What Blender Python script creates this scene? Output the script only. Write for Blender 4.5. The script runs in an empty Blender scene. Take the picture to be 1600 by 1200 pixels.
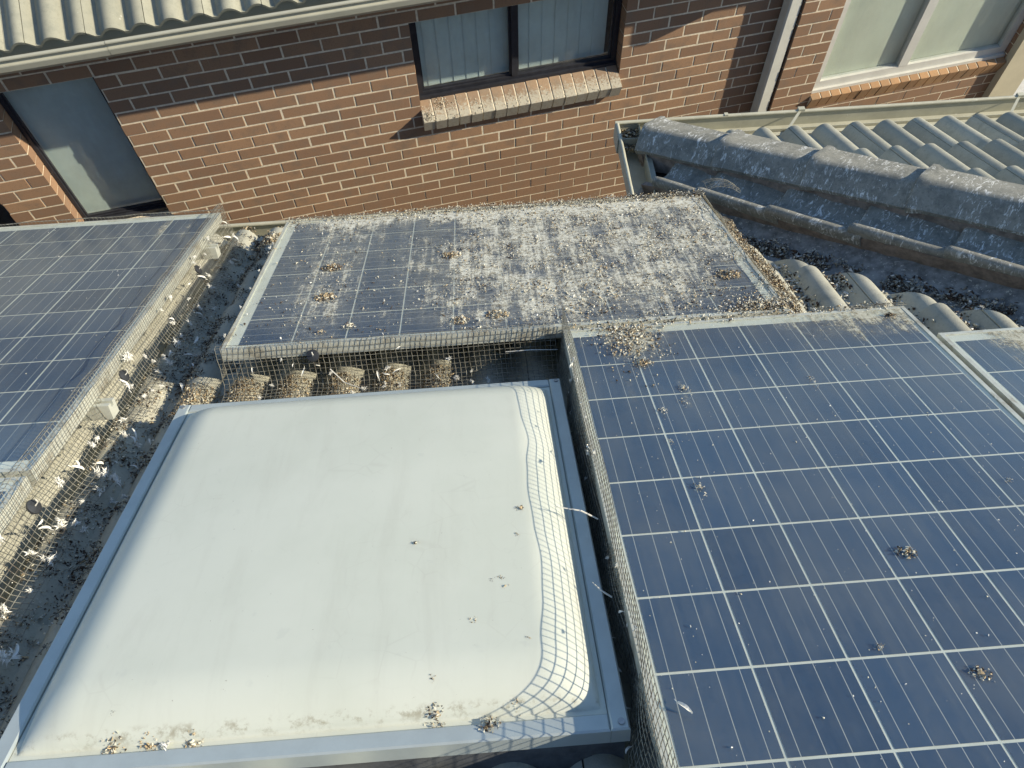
import bpy, bmesh, math, random
import numpy as np
from mathutils import Matrix, Vector

R = math.radians
random.seed(7)
rng = np.random.default_rng(11)
scene = bpy.context.scene
COL = scene.collection

# ------------------------------------------------------------------ camera
CAM = Vector((-0.2246, -1.2216, 1.7728))
PITCH = R(25.483)                       # slope of the tiled roof that falls away from the camera
cam_d = bpy.data.cameras.new('camera')
cam_d.sensor_fit = 'HORIZONTAL'; cam_d.sensor_width = 36.0
cam_d.lens = 1181.0 / 1600.0 * 36.0
cam_d.clip_start = 0.02; cam_d.clip_end = 500
cam = bpy.data.objects.new('camera', cam_d); COL.objects.link(cam)
right = Vector((0.99724, -0.07183, -0.01871))
fwd = Vector((0.02103, 0.51515, -0.85684)).normalized()
right = (right - fwd * right.dot(fwd)).normalized()
up = right.cross(fwd)
m = Matrix.Identity(4)
for i in range(3):
    m[i][0] = right[i]; m[i][1] = up[i]; m[i][2] = -fwd[i]; m[i][3] = CAM[i]
cam.matrix_world = m
scene.camera = cam

# ------------------------------------------------------------------ sky and sun
SUN = Vector((0.855, -0.142, 0.498)).normalized()
SUN_EL = math.asin(SUN.z)
SUN_AZ = math.atan2(SUN.x, SUN.y)
world = bpy.data.worlds.new('World'); scene.world = world; world.use_nodes = True
wn = world.node_tree; wn.nodes.clear()
sky = wn.nodes.new('ShaderNodeTexSky'); sky.sky_type = 'NISHITA'; sky.sun_disc = False
sky.sun_elevation = SUN_EL; sky.sun_rotation = SUN_AZ
sky.air_density = 1.0; sky.dust_density = 0.15; sky.ozone_density = 2.5
bg = wn.nodes.new('ShaderNodeBackground'); bg.inputs['Strength'].default_value = 0.135
wo = wn.nodes.new('ShaderNodeOutputWorld')
wn.links.new(sky.outputs[0], bg.inputs['Color']); wn.links.new(bg.outputs[0], wo.inputs['Surface'])
sun_d = bpy.data.lights.new('sun', 'SUN'); sun_d.energy = 5.0; sun_d.angle = R(0.53)
sun_d.color = (1.0, 0.89, 0.70)
sun = bpy.data.objects.new('sun', sun_d); COL.objects.link(sun)
sun.rotation_euler = SUN.to_track_quat('Z', 'Y').to_euler()
scene.view_settings.view_transform = 'Standard'
scene.view_settings.look = 'None'
scene.view_settings.exposure = 0.42
scene.view_settings.gamma = 1.0
scene.cycles.max_bounces = 8
scene.cycles.transparent_max_bounces = 16

# ------------------------------------------------------------------ frames of reference
ROOF = Matrix.Rotation(-PITCH, 4, 'X')          # roof coordinates (u right, v down the slope, w out of it) -> world
YAW = R(10.176)
W0 = Vector((-1.96276, 2.83796, -1.34131))
WALL = Matrix.Translation(W0) @ Matrix.Rotation(YAW, 4, 'Z')   # along the wall, into the wall, up
GROUND_Z = -3.35
TP = math.tan(PITCH)

# ------------------------------------------------------------------ helpers
def tag(o, label=None, cat=None, group=None, kind=None):
    if label: o['label'] = label
    if cat: o['category'] = cat
    if group: o['group'] = group
    if kind: o['kind'] = kind
    return o

def empty(name, mw=None):
    o = bpy.data.objects.new(name, None); COL.objects.link(o)
    o.empty_display_size = 0.05
    if mw is not None: o.matrix_world = mw
    return o

def link(name, me, parent=None, mw=None):
    o = bpy.data.objects.new(name, me); COL.objects.link(o)
    if parent is not None: o.parent = parent
    if mw is not None:
        if parent is None: o.matrix_world = mw
        else: o.matrix_local = mw
    return o

class MB:
    def __init__(self):
        self.v = []; self.f = []; self.mi = []
    def add(self, vs, fs, mi=0):
        n = len(self.v)
        self.v.extend([tuple(map(float, x)) for x in vs])
        self.f.extend([tuple(i + n for i in f) for f in fs])
        self.mi.extend([mi] * len(fs))
    def box(self, a, b, mi=0, mat=None):
        x0, y0, z0 = a; x1, y1, z1 = b
        vs = [(x0,y0,z0),(x1,y0,z0),(x1,y1,z0),(x0,y1,z0),(x0,y0,z1),(x1,y0,z1),(x1,y1,z1),(x0,y1,z1)]
        if mat is not None: vs = [mat @ Vector(q) for q in vs]
        self.add(vs, [(0,3,2,1),(4,5,6,7),(0,1,5,4),(1,2,6,5),(2,3,7,6),(3,0,4,7)], mi)
    def loft(self, rings, closed=True, caps=True, mi=0):
        n = len(rings[0]); vs = [q for r in rings for q in r]; fs = []
        for i in range(len(rings) - 1):
            for j in range(n if closed else n - 1):
                k = (j + 1) % n
                fs.append((i*n+j, i*n+k, (i+1)*n+k, (i+1)*n+j))
        if caps and closed:
            fs.append(tuple(reversed(range(n)))); fs.append(tuple(range((len(rings)-1)*n, len(rings)*n)))
        self.add(vs, fs, mi)
    def tube(self, pts, r, n=6, mi=0):
        rings = []
        P = [Vector(q) for q in pts]
        for i, q in enumerate(P):
            t = (P[min(i+1, len(P)-1)] - P[max(i-1, 0)]).normalized()
            a = t.cross(Vector((0.31, 0.17, 0.93)));
            if a.length < 1e-3: a = t.cross(Vector((1, 0, 0)))
            a.normalize(); b = t.cross(a)
            rr = r[i] if isinstance(r, (list, tuple)) else r
            rings.append([q + rr * (a * math.cos(2*math.pi*k/n) + b * math.sin(2*math.pi*k/n)) for k in range(n)])
        self.loft(rings, mi=mi)
    def mesh(self, name, mats, smooth=False):
        me = bpy.data.meshes.new(name)
        me.from_pydata(self.v, [], self.f)
        for q in (mats if isinstance(mats, (list, tuple)) else [mats]): me.materials.append(q)
        if any(self.mi): me.polygons.foreach_set('material_index', self.mi)
        if smooth: me.polygons.foreach_set('use_smooth', [True] * len(me.polygons))
        me.update()
        bm = bmesh.new(); bm.from_mesh(me); bmesh.ops.recalc_face_normals(bm, faces=bm.faces); bm.to_mesh(me); bm.free()
        return me
    def build(self, name, mats, parent=None, mw=None, smooth=False):
        return link(name, self.mesh(name, mats, smooth), parent, mw)

def auto_smooth(o, ang=40):
    me = o.data
    me.polygons.foreach_set('use_smooth', [True] * len(me.polygons))
    bm = bmesh.new(); bm.from_mesh(me)
    for e in bm.edges:
        e.smooth = not (len(e.link_faces) == 2 and e.calc_face_angle(0) > R(ang))
    bm.to_mesh(me); bm.free()

def fast_mesh(name, V, F, mats, mi=None):
    """numpy arrays straight to a mesh (all faces of one size)"""
    me = bpy.data.meshes.new(name)
    V = np.asarray(V, dtype=np.float32); F = np.asarray(F, dtype=np.int32)
    me.vertices.add(len(V)); me.vertices.foreach_set('co', V.ravel())
    k = F.shape[1]
    me.loops.add(F.size); me.loops.foreach_set('vertex_index', F.ravel())
    me.polygons.add(len(F)); me.polygons.foreach_set('loop_start', np.arange(0, F.size, k, dtype=np.int32))
    for q in mats: me.materials.append(q)
    if mi is not None: me.polygons.foreach_set('material_index', np.asarray(mi, dtype=np.int32))
    me.update(calc_edges=True); me.validate()
    return me

# ------------------------------------------------------------------ materials
class NT:
    def __init__(self, name):
        self.m = bpy.data.materials.new(name); self.m.use_nodes = True
        self.t = self.m.node_tree; self.t.nodes.clear()
        self.out = self.t.nodes.new('ShaderNodeOutputMaterial')
    def n(self, typ, **kw):
        nd = self.t.nodes.new(typ)
        for k, v in kw.items():
            if k == 'ins':
                for a, b in v.items(): self.set(nd, a, b)
            else: setattr(nd, k, v)
        return nd
    def set(self, nd, key, val):
        s = nd.inputs[key]
        if isinstance(val, bpy.types.NodeSocket): self.t.links.new(val, s)
        else: s.default_value = val
    def math(self, op, a, b=None, c=None, clamp=False):
        nd = self.n('ShaderNodeMath', operation=op, use_clamp=clamp)
        for i, q in enumerate((a, b, c)):
            if q is not None: self.set(nd, i, q)
        return nd.outputs[0]
    def ramp(self, fac, lo, hi, a=0.0, b=1.0, smooth=True):
        nd = self.n('ShaderNodeMapRange', interpolation_type='SMOOTHSTEP' if smooth else 'LINEAR', clamp=True)
        self.set(nd, 'Value', fac); self.set(nd, 'From Min', lo); self.set(nd, 'From Max', hi)
        self.set(nd, 'To Min', a); self.set(nd, 'To Max', b)
        return nd.outputs[0]
    def mix(self, fac, a, b, blend='MIX'):
        nd = self.n('ShaderNodeMix', data_type='RGBA', blend_type=blend)
        self.set(nd, 0, fac); self.set(nd, 6, a); self.set(nd, 7, b)
        return nd.outputs[2]
    def noise(self, vec, scale, detail=4.0, rough=0.6, dist=0.0):
        nd = self.n('ShaderNodeTexNoise')
        self.set(nd, 'Vector', vec); self.set(nd, 'Scale', scale); self.set(nd, 'Detail', detail)
        self.set(nd, 'Roughness', rough); self.set(nd, 'Distortion', dist)
        return nd.outputs['Fac']
    def mapping(self, vec, scale=(1,1,1), loc=(0,0,0), rot=(0,0,0)):
        nd = self.n('ShaderNodeMapping')
        self.set(nd, 'Vector', vec); self.set(nd, 'Scale', scale); self.set(nd, 'Location', loc); self.set(nd, 'Rotation', rot)
        return nd.outputs[0]
    def obj(self): return self.n('ShaderNodeTexCoord').outputs['Object']
    def pos(self): return self.n('ShaderNodeNewGeometry').outputs['Position']
    def rand(self): return self.n('ShaderNodeObjectInfo').outputs['Random']
    def bsdf(self, color, rough=0.8, metal=0.0, spec=0.3, **kw):
        nd = self.n('ShaderNodeBsdfPrincipled')
        self.set(nd, 'Base Color', color); self.set(nd, 'Roughness', rough); self.set(nd, 'Metallic', metal)
        self.set(nd, 'Specular IOR Level', spec)
        for k, v in kw.items(): self.set(nd, k.replace('_', ' '), v)
        return nd
    def bump(self, h, strength=0.3, dist=0.002):
        nd = self.n('ShaderNodeBump'); self.set(nd, 'Height', h); self.set(nd, 'Strength', strength); self.set(nd, 'Distance', dist)
        return nd.outputs[0]
    def done(self, sh):
        self.t.links.new(sh if isinstance(sh, bpy.types.NodeSocket) else sh.outputs[0], self.out.inputs['Surface'])
        return self.m

def c4(r, g, b): return (r, g, b, 1.0)

def grainy(name, col, var=0.25, scale=30.0, rough=0.85, metal=0.0, spec=0.25, bump=0.2, bscale=200.0, world_pos=True, droppings=0.0, col2=None, c2_lo=0.52, c2_hi=0.68):
    k = NT(name); P = k.pos() if world_pos else k.obj()
    n1 = k.noise(P, scale, 5, 0.65)
    lo = [max(0.0, x * (1 - var)) for x in col]; hi = [x * (1 + var) for x in col]
    c = k.mix(k.ramp(n1, 0.3, 0.7), c4(*lo), c4(*hi))
    if col2 is not None:
        c = k.mix(k.ramp(k.noise(P, scale * 0.35, 6, 0.7), c2_lo, c2_hi), c, c4(*col2))
    if droppings:
        d = k.ramp(k.noise(P, 55.0, 4, 0.75, 0.6), 0.66 - 0.12 * droppings, 0.72 - 0.12 * droppings)
        c = k.mix(d, c, c4(0.62, 0.62, 0.54))
    b = k.bsdf(c, rough, metal, spec)
    if bump: k.set(b, 'Normal', k.bump(k.noise(P, bscale, 3, 0.6), bump, 0.002))
    return k.done(b)

def brick_mat(name, base, drops=False):
    k = NT(name); P = k.pos(); r = k.rand()
    c = k.mix(r, c4(base[0]*0.80, base[1]*0.78, base[2]*0.80), c4(base[0]*1.14, base[1]*1.12, base[2]*1.08))
    c = k.mix(k.ramp(k.noise(P, 9, 5, 0.6), 0.45, 0.75), c, c4(base[0]*0.78, base[1]*0.86, base[2]*0.95))
    c = k.mix(k.ramp(k.noise(P, 160, 3, 0.7), 0.52, 0.74), c, c4(base[0]*0.62, base[1]*0.66, base[2]*0.72))
    run = k.noise(k.mapping(P, (26, 26, 1.6)), 1.0, 5, 0.7)
    c = k.mix(k.ramp(run, 0.64, 0.80, 0.0, 0.5), c, c4(0.42, 0.37, 0.29))
    if drops:
        yl = k.n('ShaderNodeSeparateXYZ', ins={0: k.obj()}).outputs[1]
        d = k.math('ADD', k.noise(P, 60, 6, 0.8, 0.5), k.ramp(yl, -0.10, 0.06, 0.12, -0.14))
        c = k.mix(k.ramp(d, 0.44, 0.62, 0, 0.9), c, c4(0.50, 0.48, 0.39))
        c = k.mix(k.ramp(k.noise(P, 150, 3, 0.7), 0.67, 0.74, 0, .8), c, c4(0.08, 0.065, 0.05))
    b = k.bsdf(c, 0.85, 0, 0.2)
    k.set(b, 'Normal', k.bump(k.noise(P, 240, 3, 0.6), 0.25, 0.0015))
    return k.done(b)

BRICK = (0.325, 0.208, 0.130)
M_BRICK = brick_mat('brick clay', BRICK)
M_SILL = brick_mat('sill brick splashed', (0.35, 0.25, 0.165), True)
M_SILL2 = brick_mat('sill brick clean', (0.42, 0.26, 0.14))
M_MORTAR = grainy('mortar', (0.74, 0.66, 0.50), 0.15, 40, 0.95, bump=0.5, bscale=300)
M_TILE = None
def tile_mat(name, base, drops, dirt):
    k = NT(name); P = k.pos(); r = k.rand()
    c = k.mix(r, c4(base[0]*0.86, base[1]*0.86, base[2]*0.86), c4(base[0]*1.1, base[1]*1.1, base[2]*1.1))
    c = k.mix(k.ramp(k.noise(P, 14, 6, 0.7), 0.42, 0.74), c, c4(base[0]*0.72, base[1]*0.74, base[2]*0.76))
    c = k.mix(k.ramp(k.noise(P, 120, 4, 0.7), 0.52, 0.72, 0, 0.40), c, c4(base[0]*0.45, base[1]*0.46, base[2]*0.46))
    # dark growth
    c = k.mix(k.ramp(k.noise(P, 22, 6, 0.75), 0.68 - 0.14*dirt, 0.78 - 0.10*dirt, 0, 0.8), c, c4(0.055, 0.055, 0.05))
    d = k.noise(k.mapping(P, (1, 1, 1)), 42, 5, 0.75, 0.8)
    c = k.mix(k.ramp(d, 0.68 - 0.10*drops, 0.73 - 0.09*drops), c, c4(0.62, 0.62, 0.54))
    c = k.mix(k.ramp(k.noise(P, 11, 2, 0.5), 0.74, 0.78), c, c4(0.66, 0.66, 0.6))
    b = k.bsdf(c, 0.9, 0, 0.2)
    k.set(b, 'Normal', k.bump(k.noise(P, 260, 4, 0.7), 0.45, 0.002))
    return k.done(b)
M_TILE = tile_mat('concrete tile', (0.44, 0.43, 0.345), 0.25, 0.1)
M_TILE_W = tile_mat('concrete tile wing', (0.46, 0.45, 0.355), 0.25, 0.0)
M_TILE_N = tile_mat('concrete tile neighbour', (0.345, 0.34, 0.265), 0.2, 0.12)
M_CAP = tile_mat('concrete hip cap', (0.36, 0.36, 0.31), 0.75, 0.2)
def cap_mat():
    k = NT('splashed hip cap'); P = k.pos(); O = k.obj(); r = k.rand()
    base = (0.29, 0.285, 0.24)
    c = k.mix(k.ramp(k.noise(P, 16, 6, 0.7), 0.4, 0.7), c4(*base), c4(base[0]*.62, base[1]*.64, base[2]*.66))
    c = k.mix(k.ramp(k.noise(P, 130, 4, 0.7), 0.5, 0.7, 0, .6), c, c4(base[0]*.42, base[1]*.43, base[2]*.44))
    shift = k.n('ShaderNodeVectorMath', operation='ADD', ins={0: O, 1: k.n('ShaderNodeCombineXYZ', ins={0: k.math('MULTIPLY', r, 7.0), 1: 0.0, 2: 0.0}).outputs[0]}).outputs[0]
    st = k.noise(k.mapping(shift, (62, 22, 22), rot=(0, 0, 0.55)), 1.0, 5, 0.72, 1.4)
    patch = k.ramp(k.noise(shift, 8, 4, 0.7), 0.38, 0.60)
    c = k.mix(k.math('MULTIPLY', k.ramp(st, 0.53, 0.62, 0, .95), patch), c, c4(0.74, 0.75, 0.70))
    c = k.mix(k.ramp(k.noise(P, 75, 3, 0.7), 0.68, 0.72), c, c4(0.66, 0.66, 0.6))
    b = k.bsdf(c, 0.9, 0, 0.2)
    k.set(b, 'Normal', k.bump(k.noise(P, 260, 4, 0.7), 0.5, 0.002))
    return k.done(b)
M_CAP = cap_mat()
M_BED = grainy('bedding mortar', (0.25, 0.205, 0.165), 0.3, 30, 0.95)
M_DECK = grainy('roof underlay', (0.06, 0.055, 0.05), 0.3, 20, 0.95, bump=0)
M_VALLEY = grainy('valley metal', (0.24, 0.25, 0.24), 0.4, 25, 0.7, 0.2, droppings=0.6)
M_GUT = grainy('gutter paint olive', (0.46, 0.45, 0.345), 0.10, 8, 0.5, spec=0.35, bump=0.05, droppings=0.25)
M_GUTN = grainy('gutter paint cream', (0.40, 0.395, 0.315), 0.06, 6, 0.5, spec=0.35, bump=0.03)
M_CREAM = grainy('cream paint', (0.55, 0.50, 0.36), 0.06, 6, 0.6, bump=0.05)
M_WHITEWALL = grainy('white render', (0.78, 0.80, 0.80), 0.08, 30, 0.8)
M_PIPE = grainy('downpipe paint', (0.66, 0.66, 0.58), 0.06, 10, 0.45, spec=0.4, bump=0.03)
M_ALU = grainy('panel frame aluminium', (0.56, 0.57, 0.49), 0.10, 25, 0.42, 0.25, 0.5, bump=0.06, droppings=0.45, col2=(0.36, 0.33, 0.25))
M_SKYF = grainy('skylight frame', (0.47, 0.52, 0.50), 0.06, 12, 0.4, 0.35, 0.5, bump=0.05)
M_BLACK = grainy('dark window frame', (0.028, 0.030, 0.038), 0.2, 20, 0.4, spec=0.4, bump=0.03)
M_WFR = grainy('white window frame', (0.60, 0.60, 0.55), 0.05, 10, 0.45, bump=0.03)
M_CONC = grainy('concrete path', (0.30, 0.29, 0.26), 0.2, 4, 0.9, bump=0.3)
M_SCREW = grainy('screw steel', (0.35, 0.36, 0.36), 0.2, 50, 0.35, 0.8)
M_CLIP = grainy('black plastic clip', (0.03, 0.032, 0.035), 0.2, 50, 0.45, spec=0.5)
M_TIE = grainy('pale cable tie', (0.66, 0.64, 0.56), 0.1, 50, 0.5)
M_WIRE = grainy('galvanised wire', (0.28, 0.27, 0.22), 0.45, 60, 0.5, 0.35, 0.5, bump=0, col2=(0.16, 0.13, 0.10))
M_FEATHER = grainy('white feather', (0.80, 0.79, 0.72), 0.08, 80, 0.9, bump=0)
M_DROP = grainy('dried dropping', (0.62, 0.59, 0.47), 0.25, 90, 0.95)
M_SEED = grainy('dry seed husk', (0.42, 0.33, 0.20), 0.45, 120, 0.95)
M_DARK = grainy('dark grit', (0.085, 0.062, 0.045), 0.4, 120, 0.95)
M_MOSS = grainy('grey fluff dirt', (0.30, 0.29, 0.24), 0.4, 120, 0.95)

def cell_mat():
    k = NT('polycrystalline cell'); O = k.obj(); P = k.pos()
    r = k.rand()
    v = k.n('ShaderNodeTexVoronoi'); k.set(v, 'Vector', k.mapping(P, (1, 1, 1))); k.set(v, 'Scale', 75.0)
    c = k.mix(r, c4(0.019, 0.050, 0.104), c4(0.031, 0.073, 0.142))
    c = k.mix(k.math('MULTIPLY', v.outputs['Color'], 0.35), c, c4(0.040, 0.082, 0.150))
    x = k.n('ShaderNodeSeparateXYZ', ins={0: O}).outputs[0]
    # four bus bars along the cell, 38 mm apart
    t = k.math('ABSOLUTE', k.math('SUBTRACT', k.math('FRACT', k.math('ADD', k.math('DIVIDE', x, 0.038), 0.0)), 0.5))
    bar = k.ramp(t, 0.014, 0.021, 1.0, 0.0)
    c = k.mix(bar, c, c4(0.42, 0.44, 0.42))
    return k.done(k.bsdf(c, 0.35, 0.0, 0.3))
M_CELL = cell_mat()
M_SHEET = grainy('white backsheet', (0.70, 0.72, 0.62), 0.05, 20, 0.7, bump=0)

def glass_mat(name, film, dens_expr=None, streak=0.0, col=(0.56, 0.55, 0.44), splat=0.0):
    """clear pane with a film of dust and dried droppings; dens_expr(k, x, y) gives how thick the soiling lies on the pane"""
    k = NT(name); O = k.obj()
    sx = k.n('ShaderNodeSeparateXYZ', ins={0: O}); x, y = sx.outputs[0], sx.outputs[1]
    fr = k.n('ShaderNodeFresnel', ins={'IOR': 1.48})
    tr = k.n('ShaderNodeBsdfTransparent', ins={'Color': c4(0.97, 0.98, 0.98)})
    gl = k.n('ShaderNodeBsdfGlossy', ins={'Color': c4(1, 1, 1), 'Roughness': 0.16})
    front = k.math('SUBTRACT', 1.0, k.n('ShaderNodeNewGeometry').outputs['Backfacing'])
    clear = k.n('ShaderNodeMixShader', ins={0: k.math('MULTIPLY', fr.outputs[0], front), 1: tr.outputs[0], 2: gl.outputs[0]})
    dust = k.n('ShaderNodeBsdfDiffuse', ins={'Color': c4(0.42, 0.43, 0.38)})
    f0 = k.math('ADD', k.math('MULTIPLY', k.noise(O, 3.5, 5, 0.6), 0.55), k.math('ADD', k.math('MULTIPLY', k.noise(k.mapping(O, (30, 2.5, 1)), 1.0, 5, 0.65), 0.3), k.math('MULTIPLY', k.noise(O, 110, 4, 0.7), 0.15)))
    f = k.math('MULTIPLY', k.ramp(f0, 0.36, 0.66, film * 0.45, film * 1.9), front)
    sh = k.n('ShaderNodeMixShader', ins={0: f, 1: clear.outputs[0], 2: dust.outputs[0]})
    if dens_expr is not None:
        D = dens_expr(k, x, y)
        n1 = k.noise(O, 16, 7, 0.72, 0.4)
        n2 = k.noise(O, 150, 5, 0.85, 1.2)
        n3 = k.noise(k.mapping(O, (75, 5.0, 1)), 1.0, 5, 0.65, 0.3)
        n4 = k.noise(k.mapping(O, (18, 3.0, 1)), 1.0, 4, 0.6, 0.2)
        n5 = k.noise(k.mapping(O, (9, 5.5, 1)), 1.0, 6, 0.75, 0.6)
        val = k.math('ADD', k.math('ADD', k.math('MULTIPLY', n1, 0.20), k.math('MULTIPLY', n2, 0.30)),
                     k.math('ADD', k.math('ADD', k.math('MULTIPLY', n3, 0.16 + streak * 0.1), k.math('MULTIPLY', n4, 0.18)), k.math('MULTIPLY', n5, 0.16)))
        thr = k.math('SUBTRACT', 0.635 + streak * 0.05, k.math('MULTIPLY', D, 0.185))
        hi = k.math('ADD', thr, 0.085)
        haze = k.math('MULTIPLY', k.ramp(D, 0.35, 0.95, 0.0, 0.22), k.ramp(n1, 0.35, 0.62, 0.3, 1.0))
        mask = k.math('MULTIPLY', k.math('MAXIMUM', k.ramp(val, thr, hi, 0.0, 0.95), haze), front)
        dc = k.mix(k.ramp(k.noise(O, 60, 6, 0.8, 0.6), 0.46, 0.62), c4(*col), c4(col[0]*0.42, col[1]*0.37, col[2]*0.30))
        dc = k.mix(k.ramp(k.noise(O, 9, 4, 0.7), 0.5, 0.75, 0, 0.7), dc, c4(0.60, 0.61, 0.55))
        dd = k.n('ShaderNodeBsdfDiffuse', ins={'Color': dc})
        k.set(dd, 'Normal', k.bump(n2, 0.5, 0.003))
        sh = k.n('ShaderNodeMixShader', ins={0: mask, 1: sh.outputs[0], 2: dd.outputs[0]})
    return k.done(sh)

def dens_M(k, x, y):
    d = k.ramp(x, 0.34, 0.85, 0.52, 0.97)
    d = k.math('ADD', d, k.ramp(k.math('ABSOLUTE', k.math('SUBTRACT', x, 0.25)), 0.02, 0.16, 0.30, 0.0))
    d = k.math('ADD', d, k.math('MULTIPLY', k.ramp(y, 0.82, 0.98, 0.0, 0.55), k.ramp(x, 0.0, 0.4, 0.6, 1.0)))
    d = k.math('SUBTRACT', d, k.math('MULTIPLY', k.ramp(x, 1.30, 1.58), k.ramp(y, 0.55, 0.15, 0.0, 0.45)))
    d = k.math('SUBTRACT', d, k.math('MULTIPLY', k.ramp(y, 0.16, 0.03), 0.20))
    return d
def dens_R(k, x, y):        # the far edge catches what comes down from the neighbouring panel
    d = k.math('MULTIPLY', k.ramp(y, 1.34, 1.66, 0.0, 0.72), k.ramp(k.math('ABSOLUTE', k.math('SUBTRACT', x, 0.86)), 0.02, 0.32, 1.35, 0.75))
    d = k.math('ADD', d, k.math('MULTIPLY', k.ramp(y, 1.05, 1.60, 0.0, 0.45), k.ramp(k.math('ABSOLUTE', k.math('SUBTRACT', x, 0.20)), 0.02, 0.12, 1.0, 0.0)))
    for (x0, sl, ya, yb, wd, am) in ((0.592, -0.02, 0.93, 1.33, 0.011, 0.34), (0.262, 0.0, 1.20, 1.34, 0.010, 0.42), (0.208, 0.03, 0.88, 0.98, 0.010, 0.36), (0.135, 0.0, 1.22, 1.36, 0.012, 0.36)):
        xx = k.math('ABSOLUTE', k.math('SUBTRACT', x, k.math('ADD', x0, k.math('MULTIPLY', k.math('SUBTRACT', y, ya), sl))))
        run = k.math('MULTIPLY', k.ramp(xx, wd*0.3, wd*1.6, am, 0.0), k.math('MULTIPLY', k.ramp(y, ya - 0.03, ya + 0.05), k.ramp(y, yb, yb + 0.03, 1.0, 0.0)))
        d = k.math('ADD', d, run)
    return k.math('ADD', d, 0.10)
def dens_L(k, x, y):
    d = k.math('MULTIPLY', k.ramp(y, 1.12, 1.55, 0.0, 0.62), k.math('ADD', k.ramp(k.math('ABSOLUTE', k.math('SUBTRACT', x, 0.80)), 0.004, 0.045, 1.0, 0.0), k.ramp(k.math('ABSOLUTE', k.math('SUBTRACT', x, 0.905)), 0.004, 0.05, 1.0, 0.0)))
    return k.math('ADD', d, 0.08)
M_GLASS_M = glass_mat('soiled pane', 0.10, dens_M, 0.3, (0.74, 0.73, 0.61))
M_GLASS_R = glass_mat('pane with soiled far edge', 0.085, dens_R, 0.6)
M_GLASS_L = glass_mat('dusty pane', 0.09, dens_L, 1.0)

def window_glass(name, tint=(0.9, 0.95, 0.95)):
    k = NT(name)
    fr = k.n('ShaderNodeFresnel', ins={'IOR': 1.52})
    tr = k.n('ShaderNodeBsdfTransparent', ins={'Color': c4(*tint)})
    gl = k.n('ShaderNodeBsdfGlossy', ins={'Color': c4(1, 1, 1), 'Roughness': 0.03})
    front = k.math('SUBTRACT', 1.0, k.n('ShaderNodeNewGeometry').outputs['Backfacing'])
    mx = k.n('ShaderNodeMixShader', ins={0: k.math('MULTIPLY', fr.outputs[0], front), 1: tr.outputs[0], 2: gl.outputs[0]})
    d = k.n('ShaderNodeBsdfDiffuse', ins={'Color': c4(0.45, 0.45, 0.40)})
    f = k.ramp(k.noise(k.mapping(k.pos(), (6, 6, 2)), 1.0, 4, 0.6), 0.35, 0.8, 0.01, 0.10)
    return k.done(k.n('ShaderNodeMixShader', ins={0: f, 1: mx.outputs[0], 2: d.outputs[0]}))
M_WGLASS = window_glass('window pane', (0.95, 0.97, 0.97))
M_BLIND = grainy('pale blind', (0.62, 0.72, 0.68), 0.05, 8, 0.9, bump=0)
M_BLIND2 = grainy('cream roller blind', (0.66, 0.69, 0.56), 0.03, 5, 0.9, bump=0)

def dome_mat():
    k = NT('opal acrylic'); P = k.obj()
    c = k.mix(k.ramp(k.noise(P, 4, 5, 0.6), 0.3, 0.75), c4(0.63, 0.65, 0.555), c4(0.585, 0.61, 0.515))
    c = k.mix(k.ramp(k.noise(P, 60, 4, 0.7, 0.5), 0.70, 0.76, 0, 0.5), c, c4(0.40, 0.38, 0.30))
    c = k.mix(k.ramp(k.noise(P, 26, 3, 0.6), 0.66, 0.74, 0, 0.16), c, c4(0.45, 0.47, 0.42))
    # grime line where water dries along the lower lip
    sx = k.n('ShaderNodeSeparateXYZ', ins={0: P})
    g = k.ramp(k.math('ABSOLUTE', k.math('SUBTRACT', sx.outputs[1], -0.464)), 0.0, 0.012, 1.0, 0.0)
    g = k.math('MULTIPLY', g, k.ramp(k.noise(P, 38, 5, 0.75), 0.48, 0.66))
    c = k.mix(k.math('MULTIPLY', g, 0.75), c, c4(0.30, 0.27, 0.18))
    film = k.noise(k.mapping(P, (14, 2.2, 1)), 1.0, 6, 0.7, 0.4)
    c = k.mix(k.ramp(film, 0.48, 0.74, 0, 0.22), c, c4(0.46, 0.46, 0.38))
    ring = k.n('ShaderNodeTexVoronoi', feature='DISTANCE_TO_EDGE'); k.set(ring, 'Vector', P); k.set(ring, 'Scale', 17.0)
    c = k.mix(k.math('MULTIPLY', k.ramp(ring.outputs['Distance'], 0.0, 0.035, 0.16, 0.0), k.ramp(k.noise(P, 7, 3, .6), .5, .7)), c, c4(0.42, 0.41, 0.34))
    c = k.mix(k.ramp(k.noise(P, 140, 2, 0.5), 0.76, 0.80, 0, 0.7), c, c4(0.25, 0.22, 0.16))
    b = k.bsdf(c, 0.42, 0, 0.45)
    k.set(b, 'Subsurface Weight', 0.25); k.set(b, 'Subsurface Radius', (0.03, 0.03, 0.03)); k.set(b, 'Subsurface Scale', 0.4)
    return k.done(b)
M_DOME = dome_mat()

def brick_tex():
    k = NT('brick wall beyond view')
    b = k.n('ShaderNodeTexBrick')
    P = k.obj(); s = k.n('ShaderNodeSeparateXYZ', ins={0: P})
    k.set(b, 'Vector', k.n('ShaderNodeCombineXYZ', ins={0: s.outputs[0], 1: s.outputs[2]}).outputs[0])
    k.set(b, 'Color1', c4(*BRICK)); k.set(b, 'Color2', c4(BRICK[0]*0.8, BRICK[1]*0.8, BRICK[2]*0.8)); k.set(b, 'Mortar', c4(0.58, 0.5, 0.36))
    k.set(b, 'Scale', 1.0); k.set(b, 'Brick Width', 0.24); k.set(b, 'Row Height', 0.086); k.set(b, 'Mortar Size', 0.005)
    return k.done(k.bsdf(b.outputs['Color'], 0.9))
M_BRICKTEX = brick_tex()

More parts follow.
